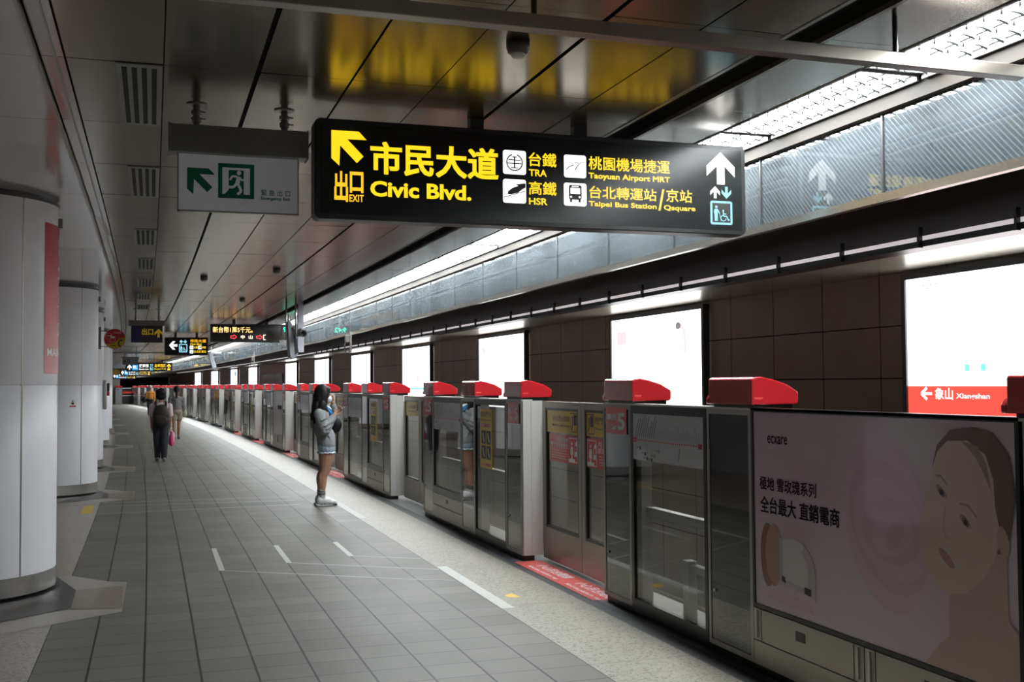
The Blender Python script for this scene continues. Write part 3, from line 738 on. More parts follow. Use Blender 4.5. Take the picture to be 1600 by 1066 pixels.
mb = MB(); mb.cyl((0, -.128, .088), (0, -.11, .09), .052, n=24); mb.build('lens', [M_BLACKG], r)
mb = MB(); mb.box(-.09, .01, .13, .24, .05, .10); mb.build('bracket', [M_STEEL], r)
r = root('junction_board', 2.585, 19.6, 2.18, 'pale grey upright cable board behind the security camera', 'board')
mb = MB(); mb.box(-.055, .055, 0, .10, 0, .66); mb.build('board', [pr('board_grey', (0.42, 0.43, 0.47), 0.4)], r, bevel=.006)
mb = MB(); mb.box(-.045, .045, .02, .08, .66, .92); mb.build('hanger', [pr('board_grey', (0.42, 0.43, 0.47), 0.4)], r)
def loop_cam(u, s, label):
    r = root('loop_camera', u - .035, s, 2.18, label, 'camera', 'cameras hung under the wired glass')
    mb = MB(); mb.box(.0, .03, -.10, -.04, .02, .40); mb.build('mount_plate', [M_STEEL], r)
    mb = MB(); mb.box(-.07, .0, -.09, .09, .20, .34); mb.build('camera_body', [pr('cam_bronze', (0.10, 0.095, 0.085), 0.4)], r, bevel=.01)
    mb = MB(); n = 20
    pts = [Vector((-.035 + .055 * math.sin(2 * math.pi * k / n), 0, .11 + .10 * math.cos(2 * math.pi * k / n))) for k in range(n + 1)]
    for a, b in zip(pts, pts[1:]): mb.cyl(a, b, .010, n=8)
    mb.build('cable_loop', [M_DGREY], r)
loop_cam(3.60, 20.2, 'dark camera with a hanging cable loop under the wired glass')
loop_cam(3.60, 36.2, 'small far bracket hanging under the glass beyond the red arrow display')
r = root('platform_monitor', 2.9, 43.0, 2.25, 'small far tilted monitor beneath the thin hung rail', 'monitor')
mb = MB(); mb.prism(Fr((0, 0, 0)), [(-.20, .62), (-.08, .66), (.12, .05), (.05, 0), (-.04, .02)], .3); mb.build('casing', [pr('monitor_grey', (0.3, 0.32, 0.35), 0.35)], r, bevel=.01)
mb = MB(); mb.cyl((-.1, -.15, .6), (-.1, -.15, .85), .02, n=10); mb.build('pole', [M_STEEL], r)

# ------------------------------------------------------------------ columns on the left
def gradient_red():
    m = pr('poster_red', (0.5, 0.05, 0.06), 0.45, spec=.3); nt = NT(m); sp = nt.n('ShaderNodeSeparateXYZ'); nt.l(nt.crd(), sp.inputs[0])
    f = nt.math('DIVIDE', nt.math('SUBTRACT', sp.outputs[2], 1.7), 1.2)
    nt.l(nt.ramp(f, [(0.0, (0.72, 0.36, 0.38)), (0.35, (0.60, 0.14, 0.16)), (0.8, (0.50, 0.03, 0.045)), (1.0, (0.46, 0.02, 0.03))]), nt.b.inputs['Base Color'])
    return m
M_POSTER = gradient_red()
cr = root('column', -1.42, 9.5, 0, 'x', 'column', 'round white columns')
R_ = 0.69
mb = MB(); mb.lathe([(R_ - .02, 1.614), (R_ - .004, 1.614), (R_, 1.618), (R_, 3.045)], 96); mb.lathe([(R_, .172), (R_, 1.606), (R_ - .004, 1.610), (R_ - .02, 1.61)], 96); mb.lathe([(R_ - .012, .17), (R_ - .012, 3.05)], 48)
mb.build('shaft', [M_SHAFT], cr, smooth=True)
mb = MB(); mb.lathe([(R_ - .03, .03), (R_ + .003, .03), (R_ + .003, .172), (R_ - .03, .174)], 96); mb.build('base_band', [pr('band_steel', (0.50, 0.49, 0.48), 0.22, 0.95)], cr, smooth=False)
mb = MB(); mb.lathe([(R_ - .05, .0), (R_ - .05, .035)], 64); mb.build('plinth', [M_BLACK], cr)
mb = MB(); mb.lathe([(R_, 3.04), (R_ + .008, 3.045), (R_ + .008, 3.062), (R_ - .03, 3.066), (R_ - .03, 3.095)], 96); mb.build('top_ring', [M_DGREY], cr)
for k in range(4):
    a = math.radians(-46 + 90 * k)
    mb = MB(); c_, s_ = math.cos(a), math.sin(a)
    n_ = Vector((c_, s_, 0)); t_ = Vector((-s_, c_, 0))
    pts = [n_ * (R_ + .0015) + t_ * q for q in (-.006, .006)] + [n_ * (R_ - .02) + t_ * q for q in (.006, -.006)]
    vs_ = [(p.x, p.y, z) for z in (.03, 3.04) for p in pts]
    mb.add(vs_, [(0, 1, 5, 4), (1, 2, 6, 5), (3, 0, 4, 7), (0, 3, 2, 1), (4, 5, 6, 7)]); mb.build('seam', [pr('seam_metal', (0.30, 0.28, 0.24), 0.4, 0.6)], cr)
po = MB(); po.lathe([(R_ + .003, 1.70), (R_ + .003, 2.885)], 24, a0=-27, a1=32); pst = po.build('poster', [M_POSTER], cr, smooth=True)
mb = MB()
def curved_text(mb, txt, deg, wdeg, z0, z1, bold=.02):
    v, f = glyphs(txt, bold)
    xa, xb = min(p[0] for p in v), max(p[0] for p in v); ya, yb = min(p[1] for p in v), max(p[1] for p in v)
    vs_ = []
    for a, b in v:
        t = math.radians(deg + (a - xa) / (xb - xa) * wdeg); vs_.append(((R_ + .006) * math.cos(t), (R_ + .006) * math.sin(t), z0 + (b - ya) / (yb - ya) * (z1 - z0)))
    mb.add(vs_, f)
for i, ch in enumerate('台北車站'): curved_text(mb, ch, -6, 24, 2.66 - .225 * i, 2.82 - .225 * i)
curved_text(mb, 'MAIN', -24, 24, 1.84, 1.90, .015)
mb.build('poster_lettering', [M_WHITEF], pst)
mb = MB(); mb.box(R_ - .01, R_ + .03, -.03, .03, 2.88, 2.955); mb.build('wall_bracket', [M_MGREY], cr)
cols = [9.5, 17.62, 22.95, 31.2, 39.6, 47.9, 56.2, 64.5, 72.8, 81.0, 89.3, 97.5]
for k, s in enumerate(cols):
    o = cr if k == 0 else dup(cr)
    if k:
        for ch in list(o.children):
            if ch.name.startswith('poster'):
                for g in list(ch.children): bpy.data.objects.remove(g)
                bpy.data.objects.remove(ch)
    move(o, -1.42 - (0.06 if k in (2, 3) else 0), s, 0)
    tag(o, 'big round white column with red poster nearest the camera on the left' if k == 0 else f'round white column on the left, {nth(k)} in the row from the camera')
o = dup(cr); move(o, -1.42, 1.3, 0); tag(o, 'round white column left of the camera, outside the picture')
# stickers and boxes on the columns
r = root('notice_sticker', -1.42, 17.62, 1.3, 'small white notice with red edge on the second column', 'sticker', rz=math.radians(-58))
fr = Fr((R_ + .004, 0, 0), (0, 1, 0), (0, 0, 1))
mb = MB(); mb.rect(fr, -.05, .05, 0, .11, 0); mb.rect(fr, -.05, .05, 0, .02, 1, .0006); mb.ell(fr, 0, .085, .012, .012, 2, .0006, 10); mb.rect(fr, -.02, .02, .035, .07, 2, .0006); mb.build('notice', [M_WHITEF, M_REDF, M_BLKF], r)
r = root('hose_cabinet', -0.785, 22.95, 1.14, 'narrow stainless cabinet fixed to the third column', 'cabinet')
mb = MB(); mb.box(.0, .06, -.13, .13, 0, .58); mb.build('cabinet_body', [M_STEEL], r, bevel=.02)
mb = MB(); mb.box(.06, .11, -.10, .06, .36, .52); mb.build('alarm_box', [M_DGREY], r, bevel=.015)
mb = MB(); mb.cyl((.085, -.03, .27), (.085, -.03, .36), .025, n=16); mb.build('red_lamp', [M_REDF], r)
# round red flag signs
def flag_sign(u, s, z, rad, red, label):
    r = root('flag_sign', u, s, z, label, 'sign', 'round projecting emergency phone signs')
    fr = Fr((0, 0, 0))
    pts = lambda q: [(q * math.cos(2 * math.pi * k / 32), q * math.sin(2 * math.pi * k / 32)) for k in range(32)]
    mb = MB(); mb.prism(fr, pts(rad), .03); mb.build('disc', [pr('flag_rim', (0.55, 0.45, 0.42), 0.4)], r)
    mb = MB()
    mb.ell(fr, 0, 0, rad * .96, rad * .96, 0 if red else 1, .0015, 32)
    low = [(rad * .95 * math.cos(math.radians(a)), rad * .95 * math.sin(math.radians(a))) for a in range(-148, 12, 8)]
    if red: mb.poly(fr, low + [(rad * .5, .02), (rad * .2, -rad * .2), (rad * .02, -rad * .42)], 1, .0025)
    mb.line(fr, [(rad * .62, -rad * .10), (rad * .42, -rad * .20), (rad * .33, -rad * .45), (rad * .42, -rad * .70)], rad * .14, 3, .0035); mb.line(fr, [(rad * .50, -rad * .16), (rad * .70, -rad * .12)], rad * .18, 3, .0036); mb.line(fr, [(rad * .36, -rad * .62), (rad * .55, -rad * .72)], rad * .16, 3, .0036)
    if red:
        mb.text(fr, '緊急電話', -rad * .12, rad * .58, rad * .52, rad * .66, 2, .02, .0025)
        mb.ring(fr, -rad * .55, rad * .25, rad * .30, rad * .33, 2, .0025, 20, 20, 260); mb.rect(fr, -rad * .72, -rad * .25, rad * .26, rad * .34, 2, .003); mb.rect(fr, -rad * .42, rad * .02, rad * .05, rad * .26, 2, .003)
        mb.line(fr, [(-rad * .5, -rad * .02), (-rad * .44, -rad * .32), (-rad * .02, -rad * .32), (rad * .08, -rad * .02)], rad * .03, 2, .003)
        mb.text(fr, 'PHONE', -rad * .40, rad * .1, -rad * .74, -rad * .60, 3, .03, .0035)
    mb.build('disc_print', [pr('flag_red', (0.60, 0.03, 0.035), 0.35), pr('flag_yellow', (0.66, 0.42, 0.03), 0.35), M_WHITEF, M_BLKF], r)
    mb = MB(); mb.box(-rad - .06, -rad * .55, .0, .02, rad * .72, rad * .80); mb.box(-rad - .06, -rad * .55, .0, .02, -rad * .80, -rad * .72); mb.box(-rad - .12, -rad - .05, -.01, .04, -rad * 1.02, rad * 1.15); mb.build('bracket', [M_MGREY], r)
    if not red:
        mb = MB(); mb.cyl((0, -.015, rad), (0, -.015, 3.1 - z), .015, n=10); mb.build('post', [M_MGREY], r)
flag_sign(-0.583, 22.6, 2.52, .200, True, 'round red and yellow emergency phone sign projecting from the third column')
flag_sign(0.32, 75, 2.485, .20, False, 'small round yellow phone sign far down the column row')

# floor inlays around the column bases
mb = MB()
def inlay(s):
    o = lambda pts, m, z: mb.add([(a, b + s - 9.5, z) for a, b in pts], [tuple(range(len(pts)))], m)
    o([(-2.2, 7.45), (-.95, 7.76), (-.66, 7.97), (-.30, 8.20), (-.20, 8.27), (-.19, 9.50), (-.32, 9.56), (-.63, 9.95), (-2.2, 10.6)], 0, .002)
    o([(-.545, 8.46), (-.205, 8.40), (-.215, 9.33), (-.555, 9.25)], 1, .004)
    o([(-2.2, 7.9), (-1.2, 8.0), (-.55, 8.52), (-.56, 9.24), (-.75, 9.95), (-1.3, 10.4), (-2.2, 10.5)], 2, .005)
for s in cols[:8]: inlay(s)
tag(mb.build('trim_5', [M_LIGHTSTONE, M_BROWNTILE, M_DARKSTONE], warp=True), 'stone borders let into the floor around the columns', 'floor border', kind='structure')

# ------------------------------------------------------------------ floor markings
OPEN = []
for base in (7.46, 30.46, 53.46, 76.46):
    OPEN += [base, base + 5.6, base + 11.2, base + 16.75]
qm = MB()
frf = Fr((0, 0, 0), X, Y)
for a, b0, b1 in ((0.575, 9.78, 11.13), (1.171, 9.985, 11.13), (1.763, 10.18, 11.14)): qm.rect(frf, a - .024, a + .024, b0 - 7.46, b1 - 7.46, 0, .002)
qm.line(frf, [(0.60, 2.32), (1.91, 1.41), (2.34, 1.17)], .024, 1, .0022); qm.line(frf, [(1.195, 2.53), (2.03, 1.93), (2.345, 1.73)], .024, 1, .0022)
qm.line(frf, [(1.79, 2.72), (2.34, 2.35)], .02, 1, .0022)
qm.rect(frf, 2.362, 2.455, -.02, 1.86, 0, .002)
o = qm.build('queue_marking', [M_PAINT, M_PAINTD]); move(o, 0, 7.46, 0)
tag(o, 'white queue lines on the floor before the nearest door', 'floor marking')
mb = MB(); mb.rect(frf, 2.362, 2.455, 13.0, 14.9, 0, .002)
tag(mb.build('queue_marking', [M_PAINTD], warp=True), 'worn pale bar on the granite edge at the feet of the standing woman', 'floor marking')
for q, (s_, e) in enumerate(((14.66, .12), (15.59, -.28), (16.0, -.15), (20.67, -.3), (21.1, -.3), (26.6, -.2), (27.1, -.2))):
    mb = MB(); mb.line(frf, [(-.62, s_), (1.9, s_ + e)], .035, 0, .0024)
    tag(mb.build('tape_line', [M_PAINTD], warp=True), f'thin pale tape line across the grey tiles beyond the nearest column, {nth(q)} of the seven', 'floor marking', 'tape lines across the tiles')
mb = MB(); mb.poly(frf, [(-.825, 14.75), (-.685, 14.72), (-.70, 15.72), (-.83, 15.63)], 0, .002)
tag(mb.build('yellow_marking', [M_FLYEL], warp=True), 'orange yellow square on the granite before the second column', 'floor marking')
mb = MB(); mb.poly(frf, [(2.525, 7.83), (2.545, 7.80), (2.62, 7.78), (2.602, 7.945), (2.535, 7.90)], 0, .002)
tag(mb.build('arrow_sticker', [M_FLYEL], warp=True), 'small yellow arrow sticker on the granite edge beside the white bar', 'sticker')
for k, s in enumerate(OPEN[:6]):
    if k == 1: continue
    mb = MB()
    fr = Fr((0, 0, 0), (0, -1, 0), (1, 0, 0))
    mb.rect(fr, -1.86, -.01, -.045, .21, 0, .003)
    if k < 4:
        for a in (-1.62, -.72): mb.text(fr, '小心月台間隙', a, a + .70, .07, .18, 1, .014, .004); mb.text(fr, 'Mind the platform gap', a + .0, a + .70, -.015, .035, 1, .02, .004)
    o = mb.build('floor_sticker', [M_REDMAT, M_WHITEF])
    move(o, 3.12, s, 0)
    tag(o, 'red floor sticker with white lettering before the nearest door' if k == 0 else f'pinkish red floor sticker before a far door, {nth(k)} doorway from the camera', 'floor sticker', 'red floor stickers at the doors')

# ------------------------------------------------------------------ platform screen units
# local frame: x = away from the platform (0 is the front face), y = along the platform, z up
PF = lambda y, x=-.001: Fr((x, y, 0), (0, -1, 0), (0, 0, 1))     # plane facing the platform; right = towards the camera
TOPZ = 1.44
M_AD = pr('ad_print', (0.50, 0.40, 0.45), 0.3, coat=0.6, coat_rough=0.02, spec=.2)
def grad_ad():
    nt = NT(M_AD); c = nt.crd(); sp = nt.n('ShaderNodeSeparateXYZ'); nt.l(c, sp.inputs[0])
    n = nt.noise(c, 1.1, 2)
    nt.l(nt.ramp(n, [(0.3, (0.62, 0.45, 0.55)), (0.5, (0.65, 0.53, 0.605)), (0.7, (0.66, 0.575, 0.62))]), nt.b.inputs['Base Color'])
grad_ad()
M_ADTXT = pr('ad_maroon', (0.035, 0.006, 0.01), 0.5, spec=.1)
M_SKINP = pr('ad_skin', (0.646, 0.490, 0.446), 0.3, coat=.6, spec=.2)
M_SKINP2 = pr('ad_skin_tone', (0.546, 0.393, 0.362), 0.3, coat=.6, spec=.2)
M_HAIRP = pr('ad_hair', (0.199, 0.130, 0.109), 0.3, coat=.6, spec=.2)
M_HAIRP2 = pr('ad_hair_light', (0.357, 0.258, 0.208), 0.3, coat=.6, spec=.2)
M_ROSE = pr('ad_rose', (0.668, 0.477, 0.585), 0.3, coat=.6, spec=.2)
M_ROSE2 = pr('ad_rose_dark', (0.644, 0.436, 0.548), 0.3, coat=.6, spec=.2)
M_COPPER = pr('ad_copper', (0.286, 0.119, 0.095), 0.3, coat=.6, spec=.2)
M_COPPER2 = pr('ad_copper_light', (0.497, 0.258, 0.218), 0.3, coat=.6, spec=.2)
M_JAR = pr('ad_jar', (0.526, 0.458, 0.471), 0.3, coat=.6, spec=.2)
M_JAR2 = pr('ad_jar_pale', (0.655, 0.591, 0.602), 0.3, coat=.6, spec=.2)
M_EYE = pr('ad_eye', (0.027, 0.018, 0.018), 0.3, coat=.6, spec=.2)
M_LIPS = pr('ad_lips', (0.457, 0.239, 0.239), 0.3, coat=.6, spec=.2)

def red_cover(r, y0, name='red_cover'):
    """motor cover on top of a unit, .5 m long"""
    g = bpy.data.objects.new(name, None); COL.objects.link(g); g.parent = r; g.empty_display_size = .05
    prof = [(.0, 1.468), (.0, 1.612), (.012, 1.622), (.06, 1.627), (.13, 1.613), (.22, 1.586), (.292, 1.545), (.298, 1.535), (.298, 1.482), (.286, 1.470)]
    fr = Fr((0, y0, 0), X, Z)
    mb = MB(); mb.prism(fr, prof, .50)
    mb.prism(Fr((0, y0 + .499, 0), X, Z), [(.0, 1.468), (.0, 1.50), (.02, 1.53), (.27, 1.53), (.29, 1.47)], .035)
    mb.build('cover_shell', [M_RED], g, bevel=.010, segs=3)
    mb = MB(); mb.box(.02, .27, y0 + .02, y0 + .47, 1.44, 1.47); mb.build('cover_foot', [M_BLACK], g)
    mb = MB(); mb.prism(Fr((.012, y0 - .001, 0), X, Z), [(.008, 1.50), (.05, 1.50), (.06, 1.513), (.0, 1.513)], .001, 0); mb.build('cover_latch', [pr('latch', (0.75, 0.10, 0.08), 0.2, coat=.5)], g)
    return g
def car_sign(r, y0, y1, number='5'):
    """small red car number plate on a pillar, between y0 and y1"""
    w_ = y1 - y0; fr = PF(y1, -.002)
    mb = MB(); mb.rect(fr, 0, w_, 1.232, 1.422, 0); 
    mb.text(fr, '車廂', w_ * .05, w_ * .52, 1.325, 1.375, 1, .02, .001); mb.text(fr, 'Car', w_ * .20, w_ * .52, 1.262, 1.297, 1, .03, .001); mb.text(fr, number, w_ * .56, w_ * .93, 1.262, 1.382, 1, .03, .001)
    mb.build('car_plate', [M_REDF, M_WHITEF], r)
def pillar(r, y0, y1, plate=True, side=False, wide=.0):
    mb = MB(); mb.frame(.0, .16, y0, y1, .05, TOPZ, .030); mb.build('pillar_frame', [M_STEELD], r)
    mb = MB(); mb.box(.004, .15, y0 + .03, y1 - .03, .08, TOPZ - .03); p = mb.build('pillar_panel', [M_BLACKG], r)
    mb = MB(); mb.cyl((.004, y1 - .075, .371), (-.004, y1 - .075, .371), .011, n=14); mb.build('lock', [M_STEEL], p)
    if plate: car_sign(r, y0 + .06, y1 - .06)
    if side:
        mb = MB(); mb.box(.012, .20, y0 - .012, y0 - .0005, .05, TOPZ); mb.box(.09, .10, y0 - .016, y0 - .011, .05, TOPZ); mb.build('end_panel', [M_STEELW], r)
def glass_bay(r, y0, y1, decal=None, kick=False, bar=True):
    zb = .33 if kick else .04
    mb = MB(); mb.box(.0, .06, y0, y1, TOPZ - .055, TOPZ); mb.box(.0, .06, y0, y0 + .035, zb, TOPZ - .055); mb.box(.0, .06, y1 - .035, y1, zb, TOPZ - .055); mb.box(.0, .06, y0 + .035, y1 - .035, zb, zb + .075)
    mb.build('bay_frame', [M_BLACK], r)
    mb = MB(); mb.box(.012, .02, y0 + .035, y1 - .035, zb + .075, TOPZ - .055); mb.build('glass_pane', [M_PSDGLASS], r)
    if kick:
        mb = MB(); mb.box(.0, .12, y0, y1, .05, .185); mb.box(.0, .12, y0, y1, .192, .325); p = mb.build('kick_panel', [M_STEELD], r)
        mb = MB(); c_ = (y0 + y1) / 2; mb.box(-.002, .01, c_ - .035, c_ + .035, .245, .295); mb.build('handle_recess', [M_BLACK], p)
    mb = MB(); mb.box(.06, .12, y0 + .02, y1 - .02, .0, .05); mb.build('sill', [M_BLACK], r)
    if bar:
        mb = MB(); mb.box(.10, .16, y0 + .05, y1 - .03, .672, .735); mb.build('push_bar', [pr('bar_pale', (0.62, 0.63, 0.62), 0.4, 0.2)], r)
    if decal == 'map':
        fr = PF(y1 - .03, .006); w_ = y1 - y0 - .065
        mb = MB(); mb.rrect(fr, 0, w_, 1.07, 1.403, .02, 0, .004)
        yl = 1.205
        mb.rect(fr, .03, w_ - .03, yl - .004, yl + .004, 1, .005)
        for q in (.012, w_ - .065): mb.rect(fr, q, q + .05, yl - .016, yl + .016, 1, .0055)
        rn = random.Random(5)
        n = 30
        for q in range(n):
            x = .045 + (w_ - .12) * q / (n - 1)
            mb.ell(fr, x, yl, .006, .006, 3, .006, 8)
            L = rn.uniform(.05, .11) if q > 9 else rn.uniform(.08, .17)
            mb.line(fr, [(x, yl + .022), (x + L * .42, yl + .022 + L * .9)], .007 if q < 10 else .005, 2 if q < 10 else 4, .0055)
        for x, b in ((.11, .05), (.19, .085), (.22, .115), (.29, .12), (.40, .06), (.33, .095)): mb.rect(fr, x, x + .022, yl - b - .014, yl - b + .008, 2 if x < .3 else 4, .0055); mb.line(fr, [(x + .01, yl - .01), (x + .01, yl - b)], .003, 4, .0052); mb.rect(fr, x - .05, x - .006, yl - b - .004, yl - b + .004, 4, .0055)
        mb.line(fr, [(w_ * .70, yl - .03), (w_ * .67, yl - .11)], .014, 4, .0055)
        mb.build('route_map', [M_MAPF, M_REDF, pr('map_dark', (0.05, 0.05, 0.06), .4), M_WHITEF, pr('map_grey', (0.28, 0.28, 0.31), .4)], r)
    if decal == 'yellow':
        c_ = y0 + .62 * (y1 - y0); fr = PF(c_ + .2, .006)
        mb = MB(); mb.rect(fr, 0, .40, .755, 1.345, 0, .004)
        mb.text(fr, '緊急逃生門使用', .03, .37, 1.262, 1.318, 3, .012, .005); mb.text(fr, 'Emergency exit door', .03, .36, 1.222, 1.245, 3, .01, .005)
        mb.rect(fr, .03, .34, 1.165, 1.20, 1, .005); mb.text(fr, 'STEP 1', .05, .14, 1.172, 1.193, 2, .02, .006)
        for a, b in ((.05, .995), (.22, .995), (.05, .845), (.22, .845)):
            mb.rrect(fr, a, a + .145, b, b + .135, .015, 3, .005); mb.line(fr, [(a + .05, b + .11), (a + .07, b + .06), (a + .10, b + .02)], .03, 4, .006)
        mb.rect(fr, .20, .36, .775, .805, 1, .005); mb.rect(fr, .03, .19, .787, .793, 1, .005)
        mb.build('instruction_sticker', [M_YELF, M_REDF, M_WHITEF, M_BLKF, M_MAPF], r)
def ad_bay(r, y0, y1, full=True):
    mb = MB(); mb.frame(.0, .06, y0, y1, .36, TOPZ + .015, .022); mb.build('bay_frame', [M_BLACK], r)
    w_ = y1 - y0 - .044; H0 = .382
    mb = MB(); mb.box(.006, .05, y0 + .022, y1 - .022, .382, TOPZ - .007); p = mb.build('poster_board', [M_AD], r)
    fr = PF(y1 - .022, .005)
    mb = MB(); rose = MB(); face = MB()
    if full:
        g = lambda y, z: ((y1 - .022) - y, z)        # measured along the platform
        # pale rose behind the portrait
        cx, cz = g(4.20, .95)
        for q, (rx, rz_, m_) in enumerate(((.30, .40, 8), (.25, .33, 9), (.21, .28, 8), (.15, .21, 9), (.10, .15, 8), (.05, .08, 9))): rose.ell(fr, cx + .012 * q, cz - .01 * q, rx, rz_, m_, .0006 + .0003 * q, 28, rot=.3 + .4 * q)
        # portrait: shoulder, neck, face, ear, hair
        face.poly(fr, [g(*p_) for p_ in ((3.40, .385), (3.40, .62), (3.52, .70), (3.66, .62), (3.84, .50), (3.95, .385))], 3, .0026)
        face.poly(fr, [g(*p_) for p_ in ((3.45, .40), (3.46, .92), (3.78, .88), (3.80, .45))], 3, .0028)
        face.poly(fr, [g(*p_) for p_ in ((3.62, 1.405), (3.74, 1.392), (3.83, 1.33), (3.875, 1.21), (3.925, 1.09), (3.955, 1.00), (3.965, .90), (3.94, .82), (3.88, .74), (3.80, .705), (3.70, .725), (3.60, .79), (3.53, .88), (3.485, .97), (3.43, 1.06), (3.415, 1.2), (3.45, 1.32), (3.53, 1.385))], 4, .0031)
        face.poly(fr, [g(*p_) for p_ in ((3.62, 1.408), (3.76, 1.393), (3.845, 1.325), (3.88, 1.22), (3.84, 1.30), (3.78, 1.345), (3.66, 1.352), (3.56, 1.30), (3.52, 1.20), (3.515, 1.10), (3.485, .98), (3.50, .93), (3.46, .90), (3.43, 1.02), (3.405, 1.15), (3.43, 1.30), (3.52, 1.39))], 5, .0036)
        face.poly(fr, [g(*p_) for p_ in ((3.70, 1.352), (3.60, 1.33), (3.555, 1.26), (3.53, 1.15), (3.57, 1.22), (3.62, 1.29))], 6, .0038)
        face.ell(fr, *g(3.475, .965), .03, .062, 3, .0040, 18, rot=.25)
        for (ya, za), (yb, zb_), (yc, zc) in (((3.855, 1.196), (3.82, 1.194), (3.785, 1.160)), ((3.715, 1.092), (3.665, 1.088), (3.615, 1.045))): face.line(fr, [g(ya, za), g(yb, zb_), g(yc, zc)], .009, 6, .0040)
        for ya, za, rt in ((3.822, 1.128, -.7), (3.682, 1.018, -.7)): face.ell(fr, *g(ya, za + .003), .040, .016, 6, .0042, 16, rot=rt); face.ell(fr, *g(ya, za - .003), .034, .013, 3, .0044, 16, rot=rt); face.ell(fr, *g(ya, za), .026, .013, 5, .0046, 14, rot=rt); face.ell(fr, *g(ya - .002, za), .012, .012, 7, .0048, 14)
        face.line(fr, [g(3.80, 1.07), g(3.815, .98), g(3.80, .945), g(3.765, .94)], .012, 3, .0042)
        face.ell(fr, *g(3.80, .855), .058, .020, 11, .0042, 18, rot=-.65)
        # text
        mb.text(fr, 'ecxare', *[g(5.195, 0)[0], g(5.0, 0)[0]], 1.265, 1.308, 0, .012, .0008)
        mb.text(fr, '極地 雪玫瑰系列', g(5.278, 0)[0], g(4.745, 0)[0], 1.012, 1.082, 0, .0, .0008, .0015)
        mb.text(fr, '全台最大 直銷電商', g(5.275, 0)[0], g(4.553, 0)[0], .888, .976, 1, .0, .0008, .0018)
        # cream jar with copper lid leaning on it
        mb.ell(fr, *g(5.205, .665), .075, .170, 2, .0010, 30); mb.ell(fr, *g(5.145, .672), .085, .165, 10, .0014, 30)
        mb.poly(fr, [g(*p_) for p_ in ((5.09, .77), (4.86, .77), (4.79, .70), (4.765, .65), (4.765, .50), (5.09, .53))], 12, .0018)
        mb.poly(fr, [g(*p_) for p_ in ((5.06, .74), (4.90, .74), (4.83, .66), (4.83, .54), (5.06, .56))], 13, .0021)
        mb.ell(fr, *g(4.96, .745), .10, .035, 13, .0022, 24)
        mb.poly(fr, [g(*p_) for p_ in ((4.86, .515), (4.80, .51), (4.80, .545), (4.86, .55))], 7, .0024); mb.poly(fr, [g(*p_) for p_ in ((5.07, .545), (5.03, .54), (5.04, .57), (5.07, .575))], 7, .0024)
        mb.poly(fr, [g(*p_) for p_ in ((5.20, .49), (4.80, .48), (4.78, .42), (5.22, .43))], 9, .0006)
    else:
        mb.rect(fr, w_ * .1, w_ * .4, .6, 1.2, 8, .001); mb.rect(fr, w_ * .5, w_ * .9, 1.0, 1.1, 0, .001)
    mats_ = [M_ADTXT, pr('ad_black', (0.008, 0.004, 0.005), .5, spec=.1), M_COPPER, M_SKINP2, M_SKINP, M_HAIRP, M_HAIRP2, M_EYE, M_ROSE, M_ROSE2, M_COPPER2, M_LIPS, M_JAR, M_JAR2]
    mb.prints(mats_, p, 'product_picture', 'lettering'); rose.prints(mats_, p, 'rose_picture'); face.prints(mats_, p, 'portrait')
    # steel access doors below
    nn = max(1, round((y1 - y0) / .97)); step = (y1 - y0) / nn
    for q in range(nn):
        a, b = y1 - step * (q + 1), y1 - step * q
        mb = MB(); mb.box(.0, .06, a + .004, b - .004, .05, .178); mb.box(.0, .06, a + .085, b - .085, .184, .355); mb.box(.0, .06, a + .004, a + .078, .184, .355); mb.box(.0, .06, b - .078, b - .004, .184, .355)
        p = mb.build('kick_panel', [M_STEELD], r)
        mb = MB(); c_ = b - .46; mb.box(-.002, .01, c_ - .042, c_ + .042, .262, .312); mb.build('handle_recess', [M_BLACK], p)
        mb = MB(); mb.box(-.010, .0, b - .050, b - .038, .20, .345); mb.box(-.010, .0, a + .038, a + .050, .20, .345); mb.build('hinge', [M_STEEL], p)
def top_rail(r, y0, y1):
    mb = MB(); mb.box(.0, .11, y0, y1, TOPZ, TOPZ + .012); mb.build('top_rail', [pr('rail_pale', (0.55, 0.55, 0.53), 0.35, 0.5)], r)
    mb = MB(); mb.box(.02, .12, y0 + .005, y1 - .005, .0, .06); mb.build('toe_base', [M_BLACK], r)
def unit(s0, bays, label, covers):
    """bays: list of (kind, length, option)"""
    r = root('platform_screen', 3.16, s0, 0, label, 'platform screen', 'fixed screens between the platform doors')
    y = 0
    for kind, L, opt in bays:
        if kind == 'pillar': pillar(r, y, y + L, plate='plate' in opt, side='side' in opt)
        elif kind == 'glass': glass_bay(r, y, y + L, decal=('map' if 'map' in opt else 'yellow' if 'yellow' in opt else None), kick='kick' in opt)
        else: ad_bay(r, y, y + L, 'full' in opt)
        y += L
    top_rail(r, 0, y)
    for c_ in covers: red_cover(r, c_)
    return r
IN_A = [('pillar', .45, 'plate side'), ('glass', 1.05, 'yellow'), ('pillar', .50, ''), ('glass', 1.24, 'map kick'), ('pillar', .49, 'plate')]
IN_B = [('pillar', .45, 'plate side'), ('glass', 1.15, 'yellow kick'), ('pillar', .45, ''), ('glass', 1.19, 'map'), ('pillar', .49, 'plate')]
def ad_shift(s_near): pass
unit_specs = []
for k, o_ in enumerate(OPEN):
    nxt = OPEN[k + 1] if k + 1 < len(OPEN) else 101.0
    unit_specs.append((o_ + 1.87, nxt, k))
protos = {}
